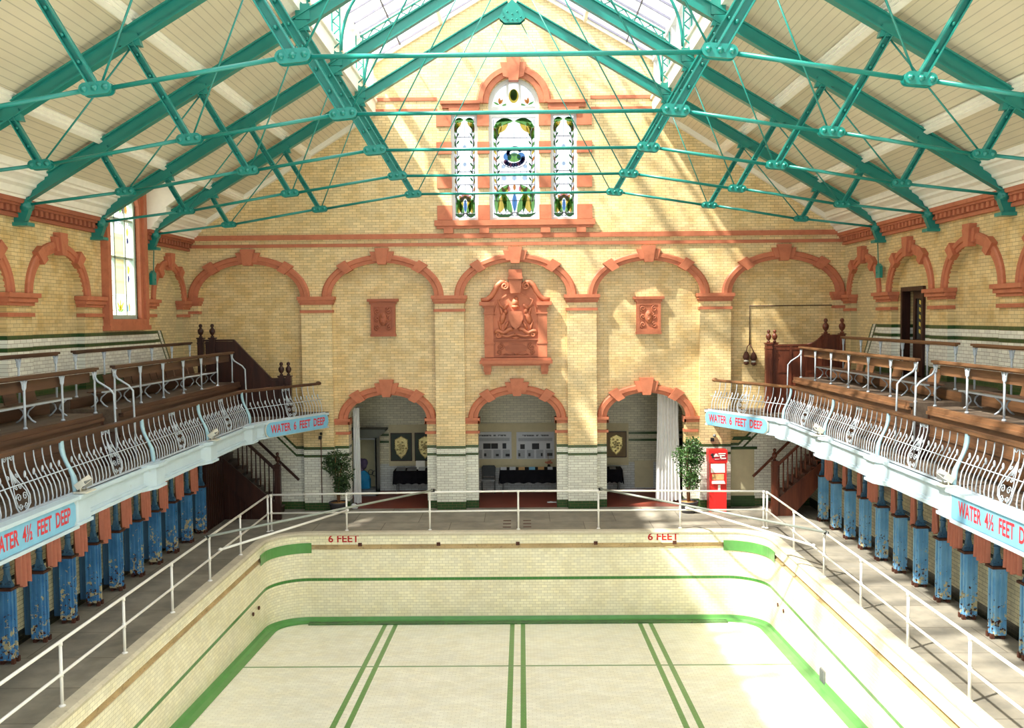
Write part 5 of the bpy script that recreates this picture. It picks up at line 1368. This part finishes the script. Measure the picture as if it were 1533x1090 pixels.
mb.ell(((x0_+x1_)/2-.1, 30.3, .88), (.12, .1, .2), 8, 6)
tag(mb.build('swim_costume', 'purple'), 'bundle of dark purple costume in the glass case above the blue bag', 'clothing')
t = thing('goggles', 'pair of dark round loops hanging inside the glass case', 'loops', (x1_-.14, 30.2, .7))
for dx, dz, r_ in ((-.06, .02, .08), (.07, -.02, .085)): mb = MB(); mb.tube([(x1_-.18+dx+r_*cos(2*pi*i/16), 30.2, .72+dz+r_*sin(2*pi*i/16)) for i in range(16)], .012, 5, closed=True); mb.build('loop', 'chair', t)
# grey door frame, right vestibule
(x0_, _), (x1_, z1_) = atY(984, 740, 29.8), atY(1010, 653, 29.8)
t = thing('door_2', 'grey door partly hidden behind the white curtain in the right arch', 'door', ((x0_+x1_)/2, 29.8, 0)); t['kind'] = 'structure'
mb = MB(); mb.box2((x0_, 29.8, .005), (x0_+.09, 29.9, z1_)); mb.box2((x0_, 29.8, z1_-.06), (x1_+.4, 29.9, z1_)); mb.build('door_frame', 'grey_metal', t)
mb = MB(); mb.box2((x0_+.09, 29.85, .005), (x1_+.4, 29.88, z1_-.06)); mb.build('door_leaf', 'black', t)
# white curtains
for s, nm, a, b, zt in ((-1, 'narrow white curtain at the left jamb of the left low arch', -5.06, -4.82, 3.0), (1, 'wide white curtain gathered at the right side of the right low arch', 4.26, 5.02, 3.42)):
    t = thing('arch_curtain', nm, 'curtain', ((a+b)/2, 28.6, 0), 'white arch curtains')
    mb = MB(); drape(mb, (a, 28.62), (b, 28.62), .04, zt, 4 if s < 0 else 7, .05, .85, (0, 1), 16, .02); mb.build('fabric', 'curtain_white', t)
    mb = MB(); mb.tube([(a-.1, 28.62, zt+.02), (b+.1, 28.62, zt+.02)], .014, 6); mb.build('curtain_rod', 'grey_metal', t)

# ================================================================== LOOSE ITEMS
def ficus(x, y, h, nm, seed, mat, lobes, nl):
    rnd = random.Random(seed)
    t = thing('potted_tree', nm, 'potted plant', (x, y, 0), 'potted fig trees')
    mb = MB(); mb.lathe([(.20, 0.005), (.22, .05), (.27, .28), (.29, .30), (.29, .34), (.26, .34), (.25, .31)], (x, y, 0), 18); mb.build('pot', 'pot', t)
    mb = MB(); mb.lathe([(.0, .325), (.25, .315), (.0, .30)], (x, y, 0), 14); mb.build('soil', 'soil', t)
    mb = MB()
    for k_ in range(3):
        a_ = k_*2.1; mb.tube([(x+.03*cos(a_), y+.03*sin(a_), .31), (x+.05*cos(a_+1), y+.05*sin(a_+1), .31+(h-.31)*.3), (x+.1*cos(a_+2), y+.1*sin(a_+2), .31+(h-.31)*.6), (x+.16*cos(a_+2.4), y+.16*sin(a_+2.4), h*.86)], [.028, .022, .016, .006], 6)
    for k_ in range(10):
        a_ = rnd.random()*6.3; z_ = .6+rnd.random()*(h-.9); mb.tube([(x, y, z_), (x+.25*cos(a_), y+.2*sin(a_), z_+.22)], [.01, .004], 5)
    mb.build('stem', 'bark', t)
    mb = MB()
    for k_ in range(nl):
        c, r = rnd.choice(lobes)
        while True:
            q = Vector((rnd.uniform(-1, 1), rnd.uniform(-1, 1), rnd.uniform(-1, 1)))
            if q.length < 1: break
        p = Vector((x+c[0]+q.x*r[0], y+c[1]+q.y*r[1], c[2]+q.z*r[2]))
        d = Vector((rnd.uniform(-1, 1), rnd.uniform(-1, 1), rnd.uniform(-1.1, .35))).normalized(); sd = d.cross(Vector((rnd.uniform(-1, 1), rnd.uniform(-1, 1), rnd.uniform(-1, 1)))).normalized()
        L_ = rnd.uniform(.06, .1); w_ = L_*.24
        mb.add([p, p+d*L_*.5+sd*w_, p+d*L_, p+d*L_*.5-sd*w_], [(0, 1, 2, 3)])
    mb.build('foliage', mat, t)
ficus(-5.28, 27.35, 2.0, 'dark leafy potted fig tree left of the left low arch', 3, 'leaf_dark', [((0, 0, 1.62), (.42, .35, .28)), ((.12, 0, 1.2), (.34, .3, .35)), ((.1, 0, .85), (.24, .24, .3)), ((-.15, 0, 1.45), (.3, .25, .25))], 2600)
ficus(5.0, 27.1, 2.25, 'sunlit green potted fig tree in front of the white curtain on the right', 5, 'leaf', [((-.08, 0, 1.72), (.42, .36, .28)), ((.12, 0, 1.98), (.25, .25, .25)), ((.02, 0, 1.3), (.36, .3, .34)), ((.08, 0, .92), (.24, .24, .3)), ((.2, 0, 1.65), (.28, .3, .3))], 3000)
# kiosk
t = thing('vending_kiosk', 'tall red and white kiosk beside the right potted tree', 'kiosk', (5.86, 27.3, 0))
KX, KY = 5.86, 27.12
PK = lambda u, v, d: (KX+u, KY-d, v)
mb = MB(); mb.box2((KX-.25, KY, .01), (KX+.25, KY+.36, 1.45)); mb.box2((KX-.27, KY-.02, 1.45), (KX+.27, KY+.36, 1.82)); mb.build('body', 'kiosk_red', t)
mb = MB(); mb.plate([[(-.12, 1.52), (.24, 1.52), (.24, 1.74), (-.2, 1.74), (-.2, 1.6)]], PK, .02, .03); mb.build('header_panel', 'kiosk_dark', t)
mb = MB()
for u0, u1, v0, v1 in ((-.13, .02, 1.63, 1.67), (-.1, -.02, 1.67, 1.72), (.0, .22, 1.70, 1.735), (.03, .2, 1.64, 1.68), (.05, .1, 1.58, 1.64), (.08, .23, 1.56, 1.60), (-.1, .04, 1.55, 1.565)): mb.plate([[(u0, v0), (u1, v0+.008), (u1-.01, v1), (u0+.01, v1)]], PK, .03, .036)
mb.build('header_lettering', 'kiosk_white', t)
mb = MB(); mb.plate([[(-.21, 1.16), (.2, 1.16), (.2, 1.42), (-.21, 1.42)]], PK, 0, .012); mb.plate([[(-.18, .84), (.2, .84), (.17, .92), (-.18, .92)]], PK, 0, .06); mb.box2((KX+.0, KY-.01, .6), (KX+.07, KY, .8)); mb.build('white_panel', 'kiosk_white', t)
mb = MB(); mb.plate([[(-.17, .95), (.17, .95), (.17, 1.12), (-.17, 1.12)]], PK, 0, .012); mb.build('picture_panel', 'kiosk_tan', t)
mb = MB(); mb.ell(PK(-.17, 1.68, .02), (.05, .02, .05)); mb.ell(PK(-.15, 1.62, .02), (.04, .02, .04)); mb.build('emblem', 'black', t)
# blocked niche behind the kiosk
mb = MB(); mb.plate([[(6.42, .0), (7.12, .0), (7.12, 1.72), (6.42, 1.72)]], EI, 0, .02); trim(mb, 'cream_panel', 'plain cream panel in the right end bay beside the red kiosk', 'panel')
mb = MB(); mb.plate([[(6.42, 0), (7.13, 0), (7.13, .32), (6.42, .32)]], EI, .02, .05); trim(mb, 'dk_green', 'dark green tiled skirting below the cream panel beside the red kiosk', 'skirting')
mb = MB(); mb.plate([[(6.40, 1.72), (7.2, 1.72), (7.2, 1.80), (6.40, 1.80)]], EI, 0, .04); mb.plate([[(6.45, 2.0), (7.05, 2.0), (7.0, 2.1), (6.5, 2.1)]], EI, 0, .04); trim(mb, 'dk_green', 'dark green tile lines above the cream panel', 'tile band')
# sirens
for i, (px, py) in enumerate(((1117, 536), (1128, 537))):
    x, z = atY(px, py, YI-.1)
    t = thing('wall_bell', 'dark hooded wall bell on the right end bay, %s of the pair' % ('left' if i == 0 else 'right'), 'bell', (x, YI, z), 'wall bells')
    mb = MB(); mb.lathe([(.0, .2), (.05, .18), (.1, .06), (.1, .0), (.07, -.04), (.07, -.12), (.085, -.16), (.04, -.2)], (x, YI-.12, z), 12); mb.build('hood', 'rust', t)
    mb = MB(); mb.lathe([(.075, -.11), (.075, -.06)], (x, YI-.12, z), 12); mb.build('band', 'moulding', t)
    mb = MB(); mb.tube([(x, YI-.12, z+.19), (x+(.04 if i == 0 else -.04), YI-.05, z+.33), (6.98, YI-.02, z+.42)], .014, 5); mb.build('cable', 'rust', t)
x, z = atY(1122, 516, YI); x2, z2 = atY(1122, 458, YI); x3, z3 = atY(1245, 456, YI)
mb = MB(); mb.tube([(x, YI-.02, z), (x, YI-.02, z2), (x3, YI-.02, z2)], .016, 5); tag(mb.build('wall_conduit', 'wood_y'), 'thin brown conduit running up and along the right end bay to the bells', 'conduit')
# pole lamp on left pilaster and right pilaster fitting
x, z = atY(481, 655, YF); 
t = thing('wall_standpipe', 'thin dark standpipe with a small fitting beside the left potted tree', 'pipe', (x, YF, 0))
mb = MB(); mb.tube([(x, YF-.05, .24), (x, YF-.05, z)], .014, 6); mb.build('pipe', 'rust', t)
mb = MB(); mb.box((x-.02, YF-.06, z), (.08, .08, .1)); mb.lathe([(.03, 0), (.045, .03), (.03, .08)], (x+.01, YF-.07, z+.08), 8); mb.build('fitting', 'black', t)
x, z = atY(1066, 658, YF)
t = thing('wall_sensor', 'small black box with a round detector above the red kiosk', 'sensor', (x, YF, z))
mb = MB(); mb.box((x, YF-.04, z), (.10, .08, .1)); mb.build('box', 'black', t)
mb = MB(); mb.ell((x+.06, YF-.06, z+.12), (.05, .05, .05)); mb.build('detector', 'grey_metal', t)
# brackets hanging below the last truss shoes
for s, nm in ((-1, 'left'), (1, 'right')):
    t = thing('teal_wall_bracket', 'teal bracket on a thin rod below the last truss shoe, %s wall' % nm, 'bracket', (s*9.6, 24.75, 7), 'teal wall brackets')
    mb = MB(); mb.tube([(s*9.55, 24.8, 7.6), (s*9.58, 24.8, 6.9), (s*9.52, 24.8, 6.8)], .014, 5); mb.build('rod', 'teal', t)
    mb = MB(); mb.plate([[(24.62, 6.68), (24.9, 6.68), (24.9, 6.98), (24.76, 7.06), (24.62, 6.98)]], lambda u, v, d: (s*(9.6-d), u, v), -.02, .06); mb.build('plate', 'teal', t)
# boiling-white bollard foot bag at left curtain
x, z = atY(526, 750, 27.5)
mb = MB(); mb.ell((x, 27.9, .09), (.1, .08, .09)); mb.ell((x+.05, 27.9, .07), (.08, .07, .07)); tag(mb.build('white_bundle', 'curtain_white'), 'small white bundle on the floor at the foot of the left curtain', 'bundle')
x, z = atY(829, 752, 28.6)
mb = MB(); mb.grid([[(x-.2+.1*i, 28.6+.1*j, .012+.03*((i*j) % 2)) for i in range(5)] for j in range(3)], False); tag(mb.build('crumpled_paper', 'poster'), 'crumpled white paper on the red floor by the central arch', 'paper')

# ================================================================== LIGHT
w = bpy.data.worlds.new('world'); scn.world = w; w.use_nodes = True
nt = w.node_tree; bg = nt.nodes['Background']
bg.inputs[0].default_value = (.86, .93, 1.0, 1); bg.inputs[1].default_value = 1.75
sun = bpy.data.lights.new('sun', 'SUN'); sun.energy = 21.0; sun.angle = .03; sun.color = (1, .95, .84)
so = bpy.data.objects.new('sun', sun); COL.objects.link(so)
so.rotation_euler = Vector((.63, .36, -1)).to_track_quat('-Z', 'Y').to_euler()
scn.view_settings.view_transform = 'Standard'
scn.view_settings.exposure = 0.12
